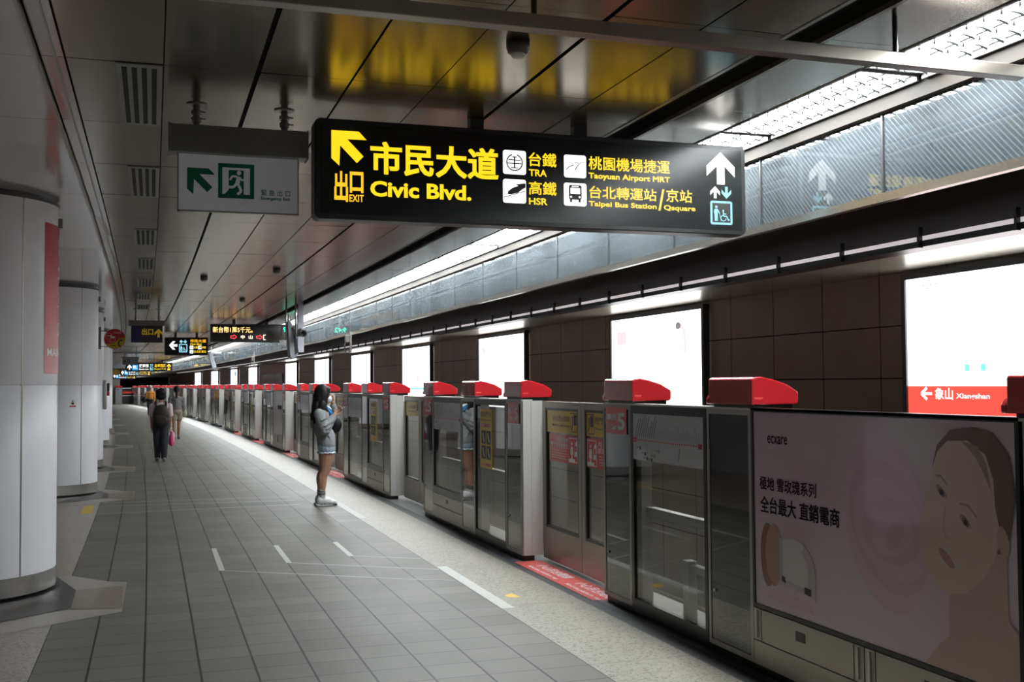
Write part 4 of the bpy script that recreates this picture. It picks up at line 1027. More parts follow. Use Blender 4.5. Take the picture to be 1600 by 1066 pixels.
# nearest unit, with the cosmetic poster, ends at the first doorway
r = root('platform_screen', 3.16, 0, 0, 'fixed screen with the pink cosmetics poster and route map, nearest the camera', 'platform screen', 'fixed screens between the platform doors')
pillar(r, 2.90, 3.36, plate=True); ad_bay(r, 3.38, 5.36); pillar(r, 5.36, 5.87, plate=False); glass_bay(r, 5.88, 6.965, decal='map'); pillar(r, 6.97, 7.455, plate=True); top_rail(r, 2.90, 7.455)
for c_ in (2.94, 5.34, 6.93): red_cover(r, c_)
mb = MB(); mb.box(.10, .16, 6.32, 6.40, .06, .45); mb.box(.11, .16, 5.92, 6.32, .385, .43); mb.build('stay_bracket', [pr('bar_pale', (0.62, 0.63, 0.62), 0.4, 0.2)], r)
for a, b, k in unit_specs:
    L = b - a
    key = ('A' if k % 2 == 0 else 'B') if L < 4.1 else 'ad'
    lb = {0: 'fixed screen with yellow instruction sticker, just beyond the nearest doorway', 1: 'fixed screen behind the standing woman with yellow sticker and steel kick panel'}.get(k, f'fixed glass and steel screen under red covers, {nth(k + 1)} from the camera')
    base = IN_A if k % 2 == 0 else IN_B
    tot = sum(q[1] for q in base)
    if L >= 4.1: bays = [('pillar', .45, 'plate side'), ('ad', L - .45 - .5 - 1.1 - .49, ''), ('pillar', .5, ''), ('glass', 1.1, 'map'), ('pillar', .49, 'plate')]
    else: bays = [(q[0], q[1] * L / tot, q[2]) for q in base]
    key = (key, round(L, 2))
    if key in protos: o = dup(protos[key]); move(o, 3.16, a, 0); tag(o, lb)
    else:
        ys = [0]
        for q in bays: ys.append(ys[-1] + q[1])
        cv = [.0, ys[2] - .02, ys[4] - .02]
        protos[key] = unit(a, bays, lb, cv)
o = dup(protos[[q for q in protos if q[0] == 'A'][0]]); move(o, 3.16, -2.68, 0); tag(o, 'fixed screen beside the camera, outside the picture')
# sliding doors
def door_leaf(y0, y1, s0, label, stick, right):
    r = root('platform_door', 3.36, s0, 0, label, 'platform door', 'sliding platform doors')
    mb = MB(); mb.box(.0, .05, y0, y1, .03, .31); mb.box(.0, .05, y0, y0 + .065, .31, TOPZ - .004); mb.box(.0, .05, y1 - .065, y1, .31, TOPZ - .004); mb.box(.0, .05, y0 + .065, y1 - .065, TOPZ - .062, TOPZ - .004)
    mb.build('door_frame', [M_STEELD], r, bevel=.004)
    mb = MB(); mb.frame(.004, .046, y0 + .065, y1 - .065, .31, TOPZ - .062, .022); mb.build('glazing_seal', [M_BLACK], r)
    mb = MB(); mb.box(.018, .026, y0 + .085, y1 - .085, .33, TOPZ - .082); mb.build('glass_pane', [M_PSDGLASS], r)
    if stick:
        fr = PF(y1 - .085, .014); w_ = y1 - y0 - .17
        mb = MB(); mb.rect(fr, 0, w_, 1.165, 1.358, 0, .003)
        px = w_ - .17 if not right else .02
        mb.rrect(fr, px, px + .15, 1.18, 1.345, .012, 3, .004); mb.rrect(fr, px + .008, px + .142, 1.188, 1.337, .01, 0, .0045)
        mb.rect(fr, px + .07, px + .13, 1.24, 1.33, 3, .005); mb.ell(fr, px + .045, 1.305, .014, .014, 3, .005, 10); mb.line(fr, [(px + .045, 1.295), (px + .045, 1.235), (px + .025, 1.20)], .022, 3, .005); mb.ring(fr, px + .10, 1.215, .012, .02, 1, .005, 12)
        if not right: mb.text(fr, '小心月台間隙', .15, w_ - .19, 1.265, 1.315, 3, .008, .004); mb.text(fr, 'Mind the platform gap', .15, w_ - .19, 1.215, 1.242, 3, .01, .004)
        else: mb.text(fr, '關門時', .19, .40, 1.265, 1.325, 3, .008, .004); mb.text(fr, 'Please stop', .19, .42, 1.215, 1.242, 3, .01, .004)
        if stick == 2:
            a0 = .07 if not right else .0
            mb.rrect(fr, a0, w_ - (0 if not right else .02), .912, 1.150, .012, 1, .003)
            bx = w_ - .22 if not right else .015
            mb.rect(fr, bx, bx + .20, .925, 1.135, 2, .004); mb.rect(fr, bx + .008, bx + .192, .933, 1.127, 1, .0045)
            mb.ell(fr, bx + .075, 1.085, .016, .016, 2, .005, 12); mb.poly(fr, [(bx + .05, 1.06), (bx + .10, 1.06), (bx + .108, .99), (bx + .09, .99), (bx + .09, .955), (bx + .06, .955), (bx + .06, .99), (bx + .042, .99)], 2, .005)
            mb.rect(fr, bx + .008, bx + .15, .933, .957, 2, .0048); mb.poly(fr, [(bx + .13, .98), (bx + .192, .98), (bx + .192, 1.12), (bx + .15, 1.09)], 2, .005); mb.rect(fr, bx + .15, bx + .185, 1.02, 1.07, 1, .0055)
            tx0, tx1 = (.10, w_ - .235) if not right else (.235, w_ - .03)
            mb.text(fr, '月台間隙大', tx0 + (.12 if not right else 0), tx1, 1.085, 1.132, 2, .008, .004); mb.text(fr, '請注意孩童安全', tx0, tx1, 1.033, 1.080, 2, .006, .004)
            for q, t_ in enumerate(('The gap is wider', 'please watch your step', 'and take care of', 'accompanying children')): mb.text(fr, t_, tx0 + .03, tx1, 1.003 - .021 * q, 1.016 - .021 * q, 2, .01, .004)
        mb.build('warning_sticker', [M_YELF, M_REDF, M_WHITEF, M_BLKF], r)
    return r
for k, s in enumerate(OPEN):
    pos = f'{nth(k)} doorway from the camera'
    if k < 2:
        dl = door_leaf(.938, 1.869, s, 'far leaf with yellow and red stickers in the nearest doorway' if k == 0 else 'left-hand door leaf with yellow sticker in the second doorway', 2 - k, False)
        drr = door_leaf(.001, .928, s, 'near leaf, partly hidden, with stickers in the nearest doorway' if k == 0 else 'narrow visible door leaf in the second doorway', 2 - k, True)
    else:
        dl2, dr2 = dup(dl), dup(drr); move(dl2, 3.36, s, 0); move(dr2, 3.36, s, 0)
        tag(dl2, f'far sliding door leaf, {pos}'); tag(dr2, f'near sliding door leaf, {pos}')

for p_, lb in ((dl, 'far door leaf of the doorway beside the camera, outside the picture'), (drr, 'near door leaf of the doorway beside the camera, outside the picture')):
    o = dup(p_); move(o, 3.36, 1.03, 0); tag(o, lb)

# ------------------------------------------------------------------ light boxes on the tunnel wall
E_BOX = em('lightbox_white', (1.0, 1.0, 1.0), BOXL)
E_BOXR = em('lightbox_red', (1.0, 0.10, 0.07), 1.15); E_BOXP = em('lightbox_pink', (1.0, 0.55, 0.6), 1.5); E_BOXG = em('lightbox_grey', (0.30, 0.28, 0.30), 1.0); E_BOXB = em('lightbox_blue', (0.10, 0.30, 1.0), 1.3); E_BOXT = em('lightbox_teal', (0.25, .9, .75), 1.2); E_BOXC = em('lightbox_cream', (1.0, .93, .80), 1.3)
def lightbox(s0, L, label, draw=None):
    r = root('light_box', 6.92, s0, 0, label, 'light box', 'advertising light boxes on the tunnel wall')
    mb = MB(); mb.frame(-.02, .07, -.06, L + .06, 1.05, 2.63, .06); mb.build('box_frame', [pr('box_frame', (0.11, 0.12, 0.13), 0.35, 0.6)], r)
    mb = MB(); mb.box(.0, .06, 0, L, 1.11, 2.57); mb.build('light_panel', [E_BOX], r)
    if draw:
        mb = MB(); draw(mb, PF(L, -.002), L); mb.prints([E_BOXR, E_BOXP, E_BOXG, E_BOXB, E_BOXT, E_BOXC, E_WHITE], r, 'panel_print')
def d0(mb, fr, L):
    mb.rect(fr, 0, L, 1.11, 1.545, 0); mb.line(fr, [(.34, 1.475), (.20, 1.475)], .025, 6, .001); mb.line(fr, [(.27, 1.53), (.19, 1.475), (.27, 1.42)], .03, 6, .001); mb.text(fr, '象山', .38, .62, 1.42, 1.53, 6, .02, .001); mb.text(fr, 'Xiangshan', .66, 1.08, 1.42, 1.48, 6, .02, .001)
    mb.text(fr, 'metro', .22, .45, 2.46, 2.51, 2, .0, .0005); mb.ell(fr, .16, 1.97, .03, .03, 5, .0005); mb.rect(fr, .2, 1.0, 1.985, 1.99, 5, .0005); mb.rrect(fr, .78, .84, 1.68, 1.74, .01, 4, .0005); mb.rrect(fr, .98, 1.04, 1.68, 1.74, .01, 4, .0005)
def d1(mb, fr, L):
    mb.rrect(fr, .2, .55, 2.18, 2.38, .02, 1, .0005)
    mb.line(fr, [(2.28, 2.40), (2.42, 2.33), (2.48, 2.15), (2.46, 1.98)], .06, 1, .0005); mb.ell(fr, 2.26, 2.38, .08, .05, 2, .001)
def d2(mb, fr, L):
    mb.rrect(fr, .2, .45, 2.25, 2.38, .02, 1, .0005)
    mb.poly(fr, [(1.85, 1.5), (1.90, 1.9), (1.97, 2.0), (2.0, 2.2), (2.03, 2.0), (2.1, 1.9), (2.15, 1.5)], 5, .0005)
    for q in (1.5, 1.6, 1.72, 2.25, 2.35): mb.rect(fr, q, q + .035, 1.50, 1.66, 2, .001)
def d3(mb, fr, L):
    mb.line(fr, [(2.45, 2.5), (2.42, 2.2), (2.5, 1.9), (2.35, 1.5)], .08, 1, .0005); mb.line(fr, [(2.6, 2.4), (2.62, 1.9), (2.7, 1.5)], .06, 4, .0005); mb.ell(fr, 1.7, 1.75, .15, .1, 1, .0005); mb.rect(fr, .1, 2.6, 1.45, 1.5, 4, .0005)
def d4(mb, fr, L):
    mb.rect(fr, 0, .25, 1.5, 2.57, 3, .0005); mb.rect(fr, L - .3, L, 1.11, 2.57, 0, .0005); mb.ell(fr, 2.2, 2.3, .35, .2, 3, .0005); mb.line(fr, [(1.0, 1.6), (1.2, 1.9)], .2, 3, .0005)
boxes = [5.85 + 7.005 * k for k in range(0, 5)]
for k, s in enumerate(boxes): lightbox(s, 2.95, ('glowing white light box with red line band at the bottom, nearest the camera', 'glowing white light box with a dark-haired figure, second from the camera', 'glowing white light box with a pale spire, third from the camera', 'glowing white light box with red and green figures, fourth from the camera', 'plain glowing white light box left of the figures box')[k], (d0, d1, d2, d3, None)[k])
for k, (s, L, dd) in enumerate(((40.8, 3.0, None), (48.0, 3.0, None), (59.9, 3.2, d1), (67.5, 3.2, d4), (76.4, 3.6, None), (85.5, 3.6, None))):
    lightbox(s, L, f'far glowing light box on the tunnel wall, {nth(k + 5)} from the camera' if dd is not d4 else 'far light box with blue and red edges', dd)
# pale enamel cladding between the boxes
mb = MB()
for q in range(5): mb.box(6.95, 6.98, 52.2 + 1.25 * q, 53.42 + 1.25 * q, .6, 2.14)
tag(mb.build('trim_6', [pr('pale_clad', (0.32, 0.32, 0.36), 0.2, 0.3)], warp=True), 'pale grey cladding panels between the far light boxes', 'cladding', kind='structure')

# ------------------------------------------------------------------ far end of the platform
s = 102.0
mb = MB(); mb.box(-3.4, 2.28, 102, 102.2, 0, 3.3); mb.box(2.28, 7.1, 101.9, 102.2, 2.35, 4.0)
tag(mb.build('wall_end', [pr('end_wall', (0.30, 0.27, 0.235), 0.5)], warp=True), 'beige wall closing the far end of the platform', 'wall', kind='structure')
mb = MB(); mb.box(2.28, 7.1, 108, 108.1, -1.2, 4.0)
tag(mb.build('wall_tunnel', [M_GAP], warp=True), 'black tunnel mouth beyond the far end', 'wall', kind='structure')
r = root('end_gate', 1.85, 101.4, 0, 'grey end gate post with red cap at the far end of the platform', 'gate')
mb = MB(); mb.box(0, .55, 0, .4, 0, 1.44); mb.build('gate_post', [M_MGREY], r); mb = MB(); mb.box(-.02, .57, -.02, .42, 1.46, 1.62); mb.build('red_cap', [M_RED], r, bevel=.02)
mb = MB(); mb.box(.15, .3, -.01, .0, 1.22, 1.34); mb.build('blue_plate', [pr('blue_plate', (0.05, 0.08, 0.5), .4)], r)
r = root('end_barrier', 2.45, 101.6, 0, 'black end gate with red and white bars at the far end', 'gate')
mb = MB(); mb.box(0, .75, 0, .05, 0, 1.4); mb.build('gate_leaf', [M_BLACK], r); mb = MB(); mb.box(0, .75, -.02, 0, .95, 1.12); mb.build('red_bar', [M_REDF], r); mb = MB(); mb.box(0, .75, -.02, 0, .72, .78); mb.box(0, .75, -.02, .07, 1.38, 1.44); mb.build('white_bar', [M_WHITEF], r)

# ------------------------------------------------------------------ people
M_SKIN = pr('skin', (0.40, 0.225, 0.15), 0.5, spec=.3); M_SKINW = pr('skin_leg', (0.38, 0.21, 0.14), 0.5, spec=.3)
M_HAIR = pr('hair_black', (0.009, 0.007, 0.006), 0.55, spec=.2)
class Blob:
    """closed lumps that a voxel remesh fuses into one continuous surface"""
    def __init__(self): self.mb = MB()
    def ell(self, c, r, rot=None, n=14):
        c = Vector(c); vs_, fs = [], []
        M = rot.to_matrix() if rot else Matrix.Identity(3)
        for i in range(n + 1):
            ph = math.pi * i / n
            for j in range(2 * n):
                t = math.pi * j / n
                vs_.append(c + M @ Vector((r[0] * math.sin(ph) * math.cos(t), r[1] * math.sin(ph) * math.sin(t), r[2] * math.cos(ph))))
        for i in range(n):
            for j in range(2 * n):
                a, b = i * 2 * n + j, i * 2 * n + (j + 1) % (2 * n)
                fs.append((a, a + 2 * n, b + 2 * n, b))
        self.mb.add(vs_, fs); return self
    def cap(self, p0, p1, r0, r1, flat=1.0, n=12):
        p0, p1 = Vector(p0), Vector(p1)
        d = p1 - p0; st = max(2, int(d.length / (min(r0, r1) * .5)) + 1)
        st = min(st, 16)
        dn = d.normalized(); a = dn.orthogonal().normalized(); b = dn.cross(a)
        rings = []
        for i in range(5): 
            t = math.pi / 2 * i / 4; rings.append((p0 - dn * r0 * math.cos(t), r0 * math.sin(t)))
        for i in range(1, st): rings.append((p0 + d * i / st, r0 + (r1 - r0) * i / st))
        for i in range(5):
            t = math.pi / 2 * i / 4; rings.append((p1 + dn * r1 * math.sin(t), r1 * math.cos(t)))
        vs_, fs = [], []
        for p, r_ in rings: vs_ += [p + (a * math.cos(2 * math.pi * k / n) + b * math.sin(2 * math.pi * k / n)) * max(r_, 1e-4) for k in range(n)]
        for i in range(len(rings) - 1):
            for k in range(n): fs.append((i * n + k, i * n + (k + 1) % n, (i + 1) * n + (k + 1) % n, (i + 1) * n + k))
        self.mb.add(vs_, fs); return self
    def chain(self, pts):
        for (p0, r0), (p1, r1) in zip(pts, pts[1:]): self.cap(p0, p1, r0, r1)
        return self
    def box(self, *a): self.mb.box(*a); return self
    def build(self, name, m, parent, voxel=.006, smooth=6):
        o = self.mb.build(name, [m], parent)
        q = o.modifiers.new('remesh', 'REMESH'); q.mode = 'VOXEL'; q.voxel_size = voxel; q.use_smooth_shade = True
        if smooth: q = o.modifiers.new('smooth', 'SMOOTH'); q.iterations = smooth; q.factor = .5
        return o
def hand(b, wrist, dirv, side, curl, sc=1.0):
    """palm, four unequal bent fingers and a thumb; dirv points to the fingertips, side to the thumb"""
    w0 = Vector(wrist); d = Vector(dirv).normalized(); sd_ = Vector(side); sd_ = (sd_ - d * sd_.dot(d)).normalized(); nrm = d.cross(sd_)
    pc = w0 + d * .045 * sc
    for q in (-.5, 0, .5): b.cap(w0 + d * .012 * sc + sd_ * q * .035 * sc, w0 + d * .078 * sc + sd_ * q * .058 * sc, .0135 * sc, .012 * sc)
    for i, L in enumerate((.068, .078, .073, .058)):
        base = w0 + d * .082 * sc + sd_ * (.029 - .0195 * i) * sc
        a1 = d * math.cos(curl * .6) + nrm * math.sin(curl * .6); a2 = d * math.cos(curl * 1.5) + nrm * math.sin(curl * 1.5)
        k1 = base + a1 * L * .5 * sc; k2 = k1 + a2 * L * .5 * sc
        b.cap(base, k1, .0088 * sc, .0082 * sc); b.cap(k1, k2, .0080 * sc, .0066 * sc)
    t0 = w0 + d * .025 * sc + sd_ * .026 * sc; t1 = t0 + (sd_ * .7 + d * .7).normalized() * .04 * sc + nrm * .012 * sc; t2 = t1 + (d * .9 + sd_ * .1 + nrm * .4).normalized() * .03 * sc
    b.cap(t0, t1, .0115 * sc, .0095 * sc); b.cap(t1, t2, .0092 * sc, .0075 * sc)

# --- the woman with the phone; local +x is the way she faces
P = root('person', 2.203, 14.54, 0, 'woman with long dark hair in grey hoodie looking at her phone', 'person')
b = Blob()
b.ell((-.035, 0, 1.485), (.092, .074, .105)); b.ell((.005, 0, 1.425), (.068, .060, .088)); b.ell((.046, 0, 1.365), (.026, .028, .024))       # skull, face, chin
b.cap((.066, 0, 1.462), (.078, 0, 1.432), .008, .013); b.ell((.064, 0, 1.398), (.012, .022, .010))                                            # nose, lips
for e in (-1, 1): b.ell((-.03, e * .075, 1.445), (.020, .008, .030)); b.ell((.060, e * .031, 1.467), (.011, .015, .010))
b.cap((-.06, 0, 1.27), (-.035, 0, 1.39), .050, .046)
b.chain([((-.07, 0, 1.22), .085), ((-.05, 0, 1.05), .098), ((.0, 0, .88), .105)])
b.ell((-.06, 0, 1.19), (.09, .15, .09)); b.ell((.0, 0, .86), (.10, .15, .11))
for e in (-1, 1):
    b.chain([((.015, e * .078, .82), .092), ((.012, e * .080, .64), .086), ((-.010, e * .078, .46), .060), ((-.035, e * .076, .40), .053), ((-.045, e * .074, .30), .052), ((-.052, e * .072, .16), .036), ((-.05, e * .072, .09), .036)])
    b.ell((.006, e * .078, .465), (.044, .046, .055)); b.ell((-.070, e * .076, .345), (.036, .045, .10))
    b.cap((-.075, e * .072, .05), (.075, e * .078, .035), .035, .03)
RS, RE, RW = (-.105, -.165, 1.215), (-.035, -.225, .995), (.112, -.10, 1.20)
LS, LE, LW = (-.07, .165, 1.215), (.155, .185, 1.13), (.118, .085, 1.365)
b.chain([(RS, .048), (RE, .040), (RW, .026)]); b.chain([(LS, .048), (LE, .040), (LW, .026)])
hand(b, RW, (.62, .25, .55), (0, .5, .9), 1.0); hand(b, LW, (-.40, -.28, .85), (-.7, .2, -.2), .9)
b.build('body', M_SKIN, P, .0048, 4)
b = Blob()
b.ell((-.055, 0, 1.195), (.108, .180, .110)); b.ell((-.042, 0, 1.06), (.112, .170, .20)); b.ell((.012, 0, .88), (.122, .180, .17)); b.cap((.012, -.08, .85), (.012, .08, .85), .112, .112); b.cap((.018, -.085, .820), (.018, .085, .820), .110, .110)
b.chain([(RS, .072), ((-.075, -.20, 1.10), .069), (RE, .065), ((.03, -.165, 1.09), .060), ((.085, -.125, 1.165), .046)])
b.chain([(LS, .072), ((.05, .19, 1.15), .068), (LE, .063), ((.142, .14, 1.24), .054), ((.126, .105, 1.315), .044)])
for k in range(9):
    t = -.9 + 1.8 * k / 8; b.cap((-.115 + .06 * abs(t), .115 * math.sin(t), 1.285 - .02 * abs(t)), (-.10 + .06 * abs(t), .125 * math.sin(t), 1.25), .030, .034)     # hood folded at the nape
b.ell((-.110, 0, 1.22), (.055, .11, .075)); b.ell((-.175, .0, 1.12), (.02, .10, .10))
for p0, p1 in (((-.02, -.292, 1.02), (.05, -.262, 1.06)), ((-.05, -.288, 1.06), (.03, -.262, 1.10)), ((-.085, -.272, 1.13), (-.02, -.272, 1.16)), ((.055, -.225, 1.10), (.085, -.20, 1.14)), ((-.06, -.285, .98), (.02, -.285, .975))): b.cap(p0, p1, .013, .009)
b.cap((.022, -.182, .93), (.075, -.165, .80), .012, .012)
hd = b.build('hoodie', pr('hoodie_grey', (0.235, 0.245, 0.25), 0.9, spec=.2), P, .0065, 7)
b = Blob()
for e in (-1, 1): b.cap((.012, e * .075, .84), (.016, e * .082, .770), .105, .107)
b.build('shorts', pr('denim_pale', (0.33, 0.41, 0.48), 0.8), P, .007, 3)
b = Blob()
for e in (-1, 1):
    for q in range(18):
        a = 2 * math.pi * q / 18; b.ell((.016 + .094 * math.cos(a), e * .082 + .094 * math.sin(a), .700 + .005 * (-1) ** q), (.022, .022, .012))
b.build('frayed_hem', pr('denim_white', (0.46, 0.51, 0.56), 0.9), P, .007, 2)
b = Blob()
b.ell((-.042, 0, 1.500), (.104, .090, .110)); b.ell((-.085, 0, 1.40), (.075, .100, .16)); b.ell((-.125, .0, 1.27), (.055, .115, .17)); b.ell((-.150, -.02, 1.17), (.050, .105, .10))
for y_ in (-1, 1):
    b.ell((-.035, y_ * .078, 1.40), (.062, .026, .15)); b.ell((-.050, y_ * .105, 1.27), (.060, .030, .12)); b.chain([((-.01, y_ * .10, 1.28), .030), ((-.005, y_ * .115, 1.20), .024), ((.0, y_ * .12, 1.13), .012)])
b.ell((.028, 0, 1.530), (.046, .076, .050)); b.ell((.044, -.03, 1.505), (.020, .040, .036)); b.ell((.044, .03, 1.505), (.020, .040, .036))
b.ell((.022, -.066, 1.47), (.026, .014, .06))
b.build('hair', M_HAIR, P, .006, 22)
b = Blob(); b.ell((.040, 0, 1.405), (.050, .064, .048)); b.ell((.066, 0, 1.422), (.024, .032, .030)); mk = b.build('face_mask', pr('mask_white', (0.62, 0.66, 0.80), 0.7), P, .005, 3)
b = Blob()
for e in (-1, 1): b.cap((.03, e * .062, 1.42), (-.03, e * .080, 1.45), .004, .004)
b.build('mask_strap', pr('mask_white', (0.62, 0.66, 0.80), 0.7), mk, .003, 0)
b = Blob(); b.chain([((.062, e_ * .032, 1.470), .007) for e_ in (-1.25, -.75)]); b.chain([((.062, e_ * .032, 1.470), .007) for e_ in (.75, 1.25)]); b.build('eyes', M_BLACK, P, .003, 0)
b = Blob()
for e in (-1, 1): b.cap((-.052, e * .072, .225), (-.05, e * .072, .10), .043, .042)
sk = b.build('socks', pr('sock_white', (0.46, 0.47, 0.45), 0.9), P, .005, 3)
mb = MB()
for e in (-1, 1):
    for z_ in (.155, .175, .195): mb.cyl((-.052, e * .072, z_ - .004), (-.052, e * .072, z_ + .004), .0475, n=24)
mb.build('sock_stripes', [M_BLACK], sk)
for e in (-1, 1):
    b = Blob(); y_ = e * .075
    b.ell((-.065, y_, .07), (.060, .046, .062)); b.ell((.0, y_, .062), (.10, .047, .052)); b.ell((.085, y_ + e * .004, .045), (.058, .048, .036)); b.cap((-.095, y_, .075), (-.088, y_, .12), .030, .022)
    sh = b.build('shoe', pr('shoe_white', (0.56, 0.57, 0.56), 0.55), P, .005, 3)
    b = Blob(); b.box(-.125, .125, y_ - .044, y_ + .044, .0, .024); b.ell((.128, y_, .022), (.022, .036, .020)); b.ell((-.12, y_, .02), (.02, .036, .018)); b.build('sole', pr('sole_pale', (0.40, 0.41, 0.40), .6), sh, .005, 2)
    b = Blob(); b.ell((.112, y_ - .012, .022), (.036, .040, .018)); b.ell((-.06, y_ - e * .0, .028), (.02, .049, .009)); b.ell((-.02, y_, .028), (.012, .049, .009)); b.build('sole_accent', M_BLACK, sh, .004, 0)
b = Blob(); b.ell((.155, .10, 1.055), (.075, .085, .115)); b.ell((.185, .10, 1.06), (.055, .075, .085))
bag = root('shoulder_bag', 2.203, 14.54, 0, 'black shoulder bag hanging before the woman with the phone', 'bag')
b.build('bag_body', pr('bag_black', (0.008, 0.008, 0.010), .6, spec=.2), bag, .006, 3)
b = Blob(); b.chain([((.10, .06, 1.15), .010), ((.055, .02, 1.22), .012), ((.0, -.03, 1.30), .012), ((-.06, -.06, 1.335), .012)]); b.build('strap', pr('strap_dark', (0.03, 0.05, 0.09), .6), bag, .004, 1)
b = Blob(); b.chain([((-.02, -.105, 1.30), .012), ((.025, -.085, 1.265), .014), ((.072, -.05, 1.205), .016), ((.085, -.03, 1.19), .014)]); b.chain([((.0, -.08, 1.31), .012), ((.05, -.06, 1.275), .014), ((.09, -.03, 1.22), .014)]); b.build('neck_strap', pr('strap_blue', (0.03, 0.20, 0.46), .6), P, .005, 2)
b = Blob(); b.ell((.0, 0, 1.295), (.062, .075, .030)); b.ell((.045, -.01, 1.27), (.04, .05, .03)); b.build('collar', pr('collar_white', (0.66, 0.68, 0.66), .8), P, .005, 2)
ph = root('phone', 2.203 + .20, 14.54 - .07, 1.262, 'slim black phone held in the hooded woman\'s right hand', 'phone')
mb = MB(); mb.box(-.07, .07, -.035, .035, -.004, .004); q = mb.build('phone_body', [M_BLACKG], ph, bevel=.004); q.rotation_euler = (0, -.62, 0)
mb = MB(); mb.rect(Fr((0, 0, 0), X, Y), -.062, .062, -.031, .031, 0, .0046); q = mb.build('phone_screen', [pr('phone_glow', (0.02, 0.02, 0.03), .1, emit=(.6, .7, 1), es=.3)], ph); q.rotation_euler = (0, -.62, 0)

# --- people walking away; local +y is the way they walk
def walker(u, s, label, H, cols_, stride=.12, hairstyle='bob', bare=False, sleeve=.0):
    """cols_: skin, hair, top, bottom, shoe"""
    P = root('person', u, s, 0, label, 'person'); k = H / 1.60
    V = lambda x, y, z: (x * k, y * k, z * k)
    b = Blob()
    b.ell(V(0, .0, 1.485), [q * k for q in (.076, .094, .108)]); b.ell(V(0, .035, 1.43), [q * k for q in (.062, .070, .085)]); b.ell(V(0, .105, 1.44), [.014 * k, .02 * k, .025 * k])
    b.cap(V(0, -.005, 1.26), V(0, 0, 1.40), .050 * k, .046 * k); b.ell(V(0, 0, 1.17), [q * k for q in (.165, .09, .10)]); b.chain([(V(0, 0, 1.18), .10 * k), (V(0, 0, 1.0), .10 * k), (V(0, 0, .88), .11 * k)]); b.ell(V(0, -.01, .85), [q * k for q in (.155, .11, .12)])
    for e, st in ((-1, stride), (1, -stride)):
        b.chain([(V(e * .075, 0, .82), .085 * k), (V(e * .072, st * .45, .47), .055 * k), (V(e * .068, st * .55 - .02, .34), .053 * k), (V(e * .065, st, .10), .038 * k)]); b.cap(V(e * .066, st - .05, .045), V(e * .07, st + .11, .03), .034 * k, .028 * k)
        b.chain([(V(e * .175, 0, 1.205), .047 * k), (V(e * .195, -.02, .97), .040 * k), (V(e * .19, .05, .74), .027 * k)]); hand(b, V(e * .19, .052, .735), (0, .15, -1), (0, 1, .1), .7, k)
    b.build('body', cols_[0], P, .008 * k, 4)
    b = Blob()
    if hairstyle == 'bob': b.ell(V(0, -.012, 1.492), [q * k for q in (.112, .112, .112)]); b.ell(V(0, -.03, 1.42), [q * k for q in (.112, .085, .085)])
    elif hairstyle == 'tail': b.ell(V(0, -.01, 1.495), [q * k for q in (.090, .104, .105)]); b.chain([(V(0, -.10, 1.47), .035 * k), (V(0, -.12, 1.36), .032 * k), (V(0, -.11, 1.24), .022 * k)])
    else: b.ell(V(0, -.008, 1.51), [q * k for q in (.085, .102, .095)])
    b.build('hair', cols_[1], P, .009, 4)
    b = Blob(); b.ell(V(0, 0, 1.19), [q * k for q in (.185, .115, .105)]); b.chain([(V(0, 0, 1.16), .125 * k), (V(0, 0, .98), .130 * k), (V(0, 0, .88), .135 * k)]); b.ell(V(0, 0, .90), [q * k for q in (.170, .130, .13)]); b.ell(V(0, 0, 1.05), [q * k for q in (.175, .12, .16)])
    zs = 1.205 + (.735 - 1.205) * sleeve if sleeve else 1.0
    for e in (-1, 1):
        if sleeve > .6: b.chain([(V(e * .175, 0, 1.205), .070 * k), (V(e * .198, -.02, .97), .060 * k), (V(e * .193, .04, .78), .045 * k)])
        else: b.chain([(V(e * .175, 0, 1.205), .070 * k), (V(e * .195, -.015, 1.02), .064 * k)])
    b.build('shirt', cols_[2], P, .010, 4)
    b = Blob(); b.ell(V(0, -.01, .84), [q * k for q in (.168, .130, .13)])
    for e, st in ((-1, stride), (1, -stride)):
        if bare: b.cap(V(e * .078, 0, .82), V(e * .078, st * .22, .63), .098 * k, .098 * k)
        else: b.chain([(V(e * .076, 0, .82), .100 * k), (V(e * .073, st * .45, .47), .088 * k), (V(e * .068, st * .55 - .02, .34), .080 * k), (V(e * .066, st - .01, .10), .064 * k)])
    b.build('shorts' if bare else 'trousers', cols_[3], P, .010, 4)
    for e, st in ((-1, stride), (1, -stride)):
        b = Blob(); b.ell(V(e * .068, st - .02, .055), [q * k for q in (.045, .075, .055)]); b.ell(V(e * .07, st + .07, .04), [q * k for q in (.045, .075, .040)]); b.build('shoe', cols_[4], P, .008, 3)
    return P, V
PW, V = walker(.325, 24.3, 'person with black bob hair and brown backpack walking away', 1.55, [M_SKIN, M_HAIR, pr('shirt_pink', (0.62, 0.50, 0.52), .8), pr('trousers_black', (0.014, 0.016, 0.024), .7), pr('shoe_grey', (0.20, 0.20, 0.19), .6)], .10)
bk = root('backpack', .325, 24.3, 0, 'dark brown backpack worn by the walking person', 'backpack')
b = Blob(); b.ell(V(0, -.225, 1.00), (.165, .085, .225)); b.ell(V(0, -.225, .90), (.17, .09, .16)); b.ell(V(0, -.215, 1.12), (.14, .07, .12)); b.build('pack_body', pr('pack_brown', (0.022, 0.017, 0.013), .7), bk, .010, 4)
b = Blob(); b.ell(V(0, -.30, .90), (.12, .035, .11)); b.build('front_pocket', pr('pack_brown', (0.022, 0.017, 0.013), .7), bk, .008, 3)
mb = MB(); mb.box(-.12, .13, -.343, -.335, .965, .975); mb.build('zip', [pr('pack_zip', (0.12, 0.10, 0.06), .5)], bk)
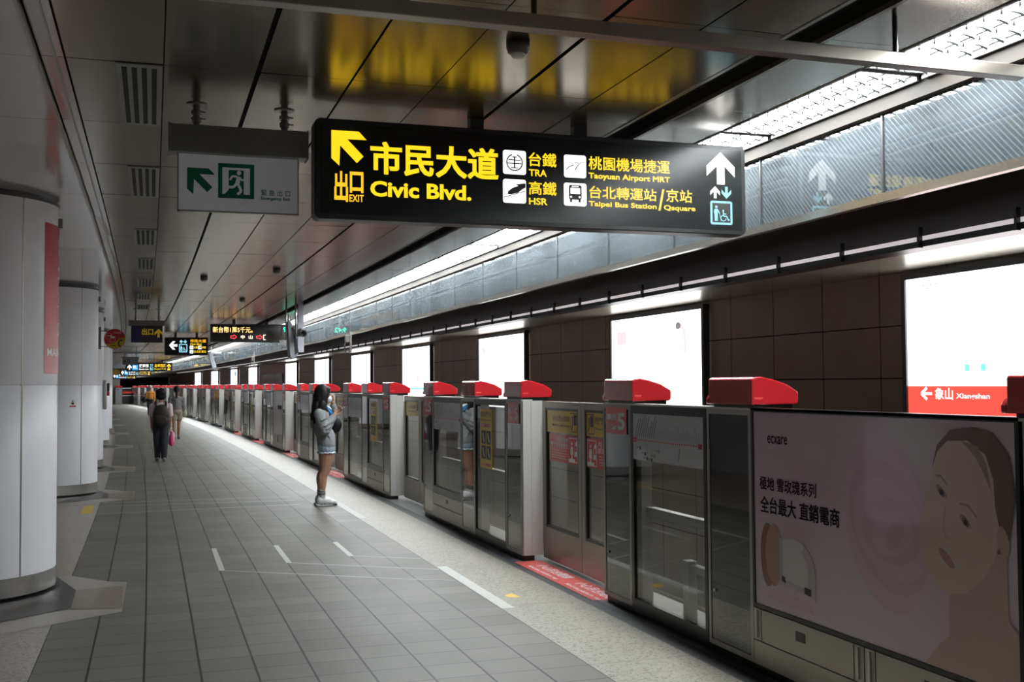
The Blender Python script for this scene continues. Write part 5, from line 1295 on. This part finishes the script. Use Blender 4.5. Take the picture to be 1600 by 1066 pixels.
for e in (-1, 1):
    b = Blob(); b.chain([(V(e * .10, -.15, 1.17), .022), (V(e * .105, -.09, 1.27), .022), (V(e * .105, .04, 1.30), .022), (V(e * .115, .13, 1.20), .02), (V(e * .13, .13, 1.0), .018)]); b.build('strap', pr('pack_brown', (0.022, 0.017, 0.013), .7), bk, .008, 2)
sb = root('shopping_bag', .325 + .215, 24.3, .0, 'pink plastic bag in the backpacker\'s right hand', 'bag')
b = Blob(); b.ell((0, .04, .46), (.055, .06, .13)); b.ell((0, .04, .40), (.058, .07, .09)); b.cap((0, .04, .52), (0, .04, .62), .035, .018); b.build('bag_body', pr('bag_pink', (0.72, 0.06, 0.22), .5), sb, .008, 3)
b = Blob(); b.chain([((-.02, .04, .60), .010), ((-.012, .05, .66), .010), ((.012, .05, .66), .010), ((.02, .04, .60), .010)]); b.ell((0.035, .03, .50), (.035, .03, .12)); b.build('bag_handles', pr('bag_pale', (0.70, 0.52, 0.58), .5), sb, .007, 2)
PB, V = walker(1.07, 34.0, 'woman with ponytail in grey top and beige shorts walking away', 1.60, [M_SKINW, M_HAIR, pr('top_grey', (0.17, 0.155, 0.155), .8), pr('shorts_beige', (0.30, 0.255, 0.20), .8), pr('shoe_mixed', (0.10, 0.10, 0.10), .6)], -.13, 'tail', True, .9)
hb = root('hand_bag', 1.07 + .23, 34.0, .0, 'pale yellow bag at the grey-topped woman\'s right side', 'bag')
b = Blob(); b.ell((0, .03, .77), (.07, .06, .12)); b.build('bag_body', pr('bag_cream', (0.42, 0.42, 0.28), .7), hb, .010, 3); b = Blob(); b.chain([((-.03, .03, .86), .010), ((0, .0, 1.0), .010), ((.02, .03, .86), .010)]); b.build('strap', pr('bag_cream', (0.42, 0.42, 0.28), .7), hb, .008, 1)
PO, V = walker(1.55, 62.0, 'person in orange top and black trousers farthest down the platform', 1.63, [M_SKIN, pr('cap_grey', (0.42, 0.46, 0.44), .7), pr('top_orange', (0.52, 0.21, 0.03), .8), pr('trousers_black', (0.014, 0.016, 0.024), .7), M_BLACK], .06, 'cap', False, .9)
ob = root('tote_bag', 1.55 - .30, 62.0, 0, 'black bag carried by the person in orange', 'bag')
b = Blob(); b.ell((0, 0, .86), (.15, .09, .17)); b.build('bag_body', M_BLACK, ob, .014, 3); b = Blob(); b.chain([((-.05, 0, 1.0), .012), ((.03, 0, 1.18), .012), ((.07, 0, 1.0), .012)]); b.build('strap', M_BLACK, ob, .012, 1)
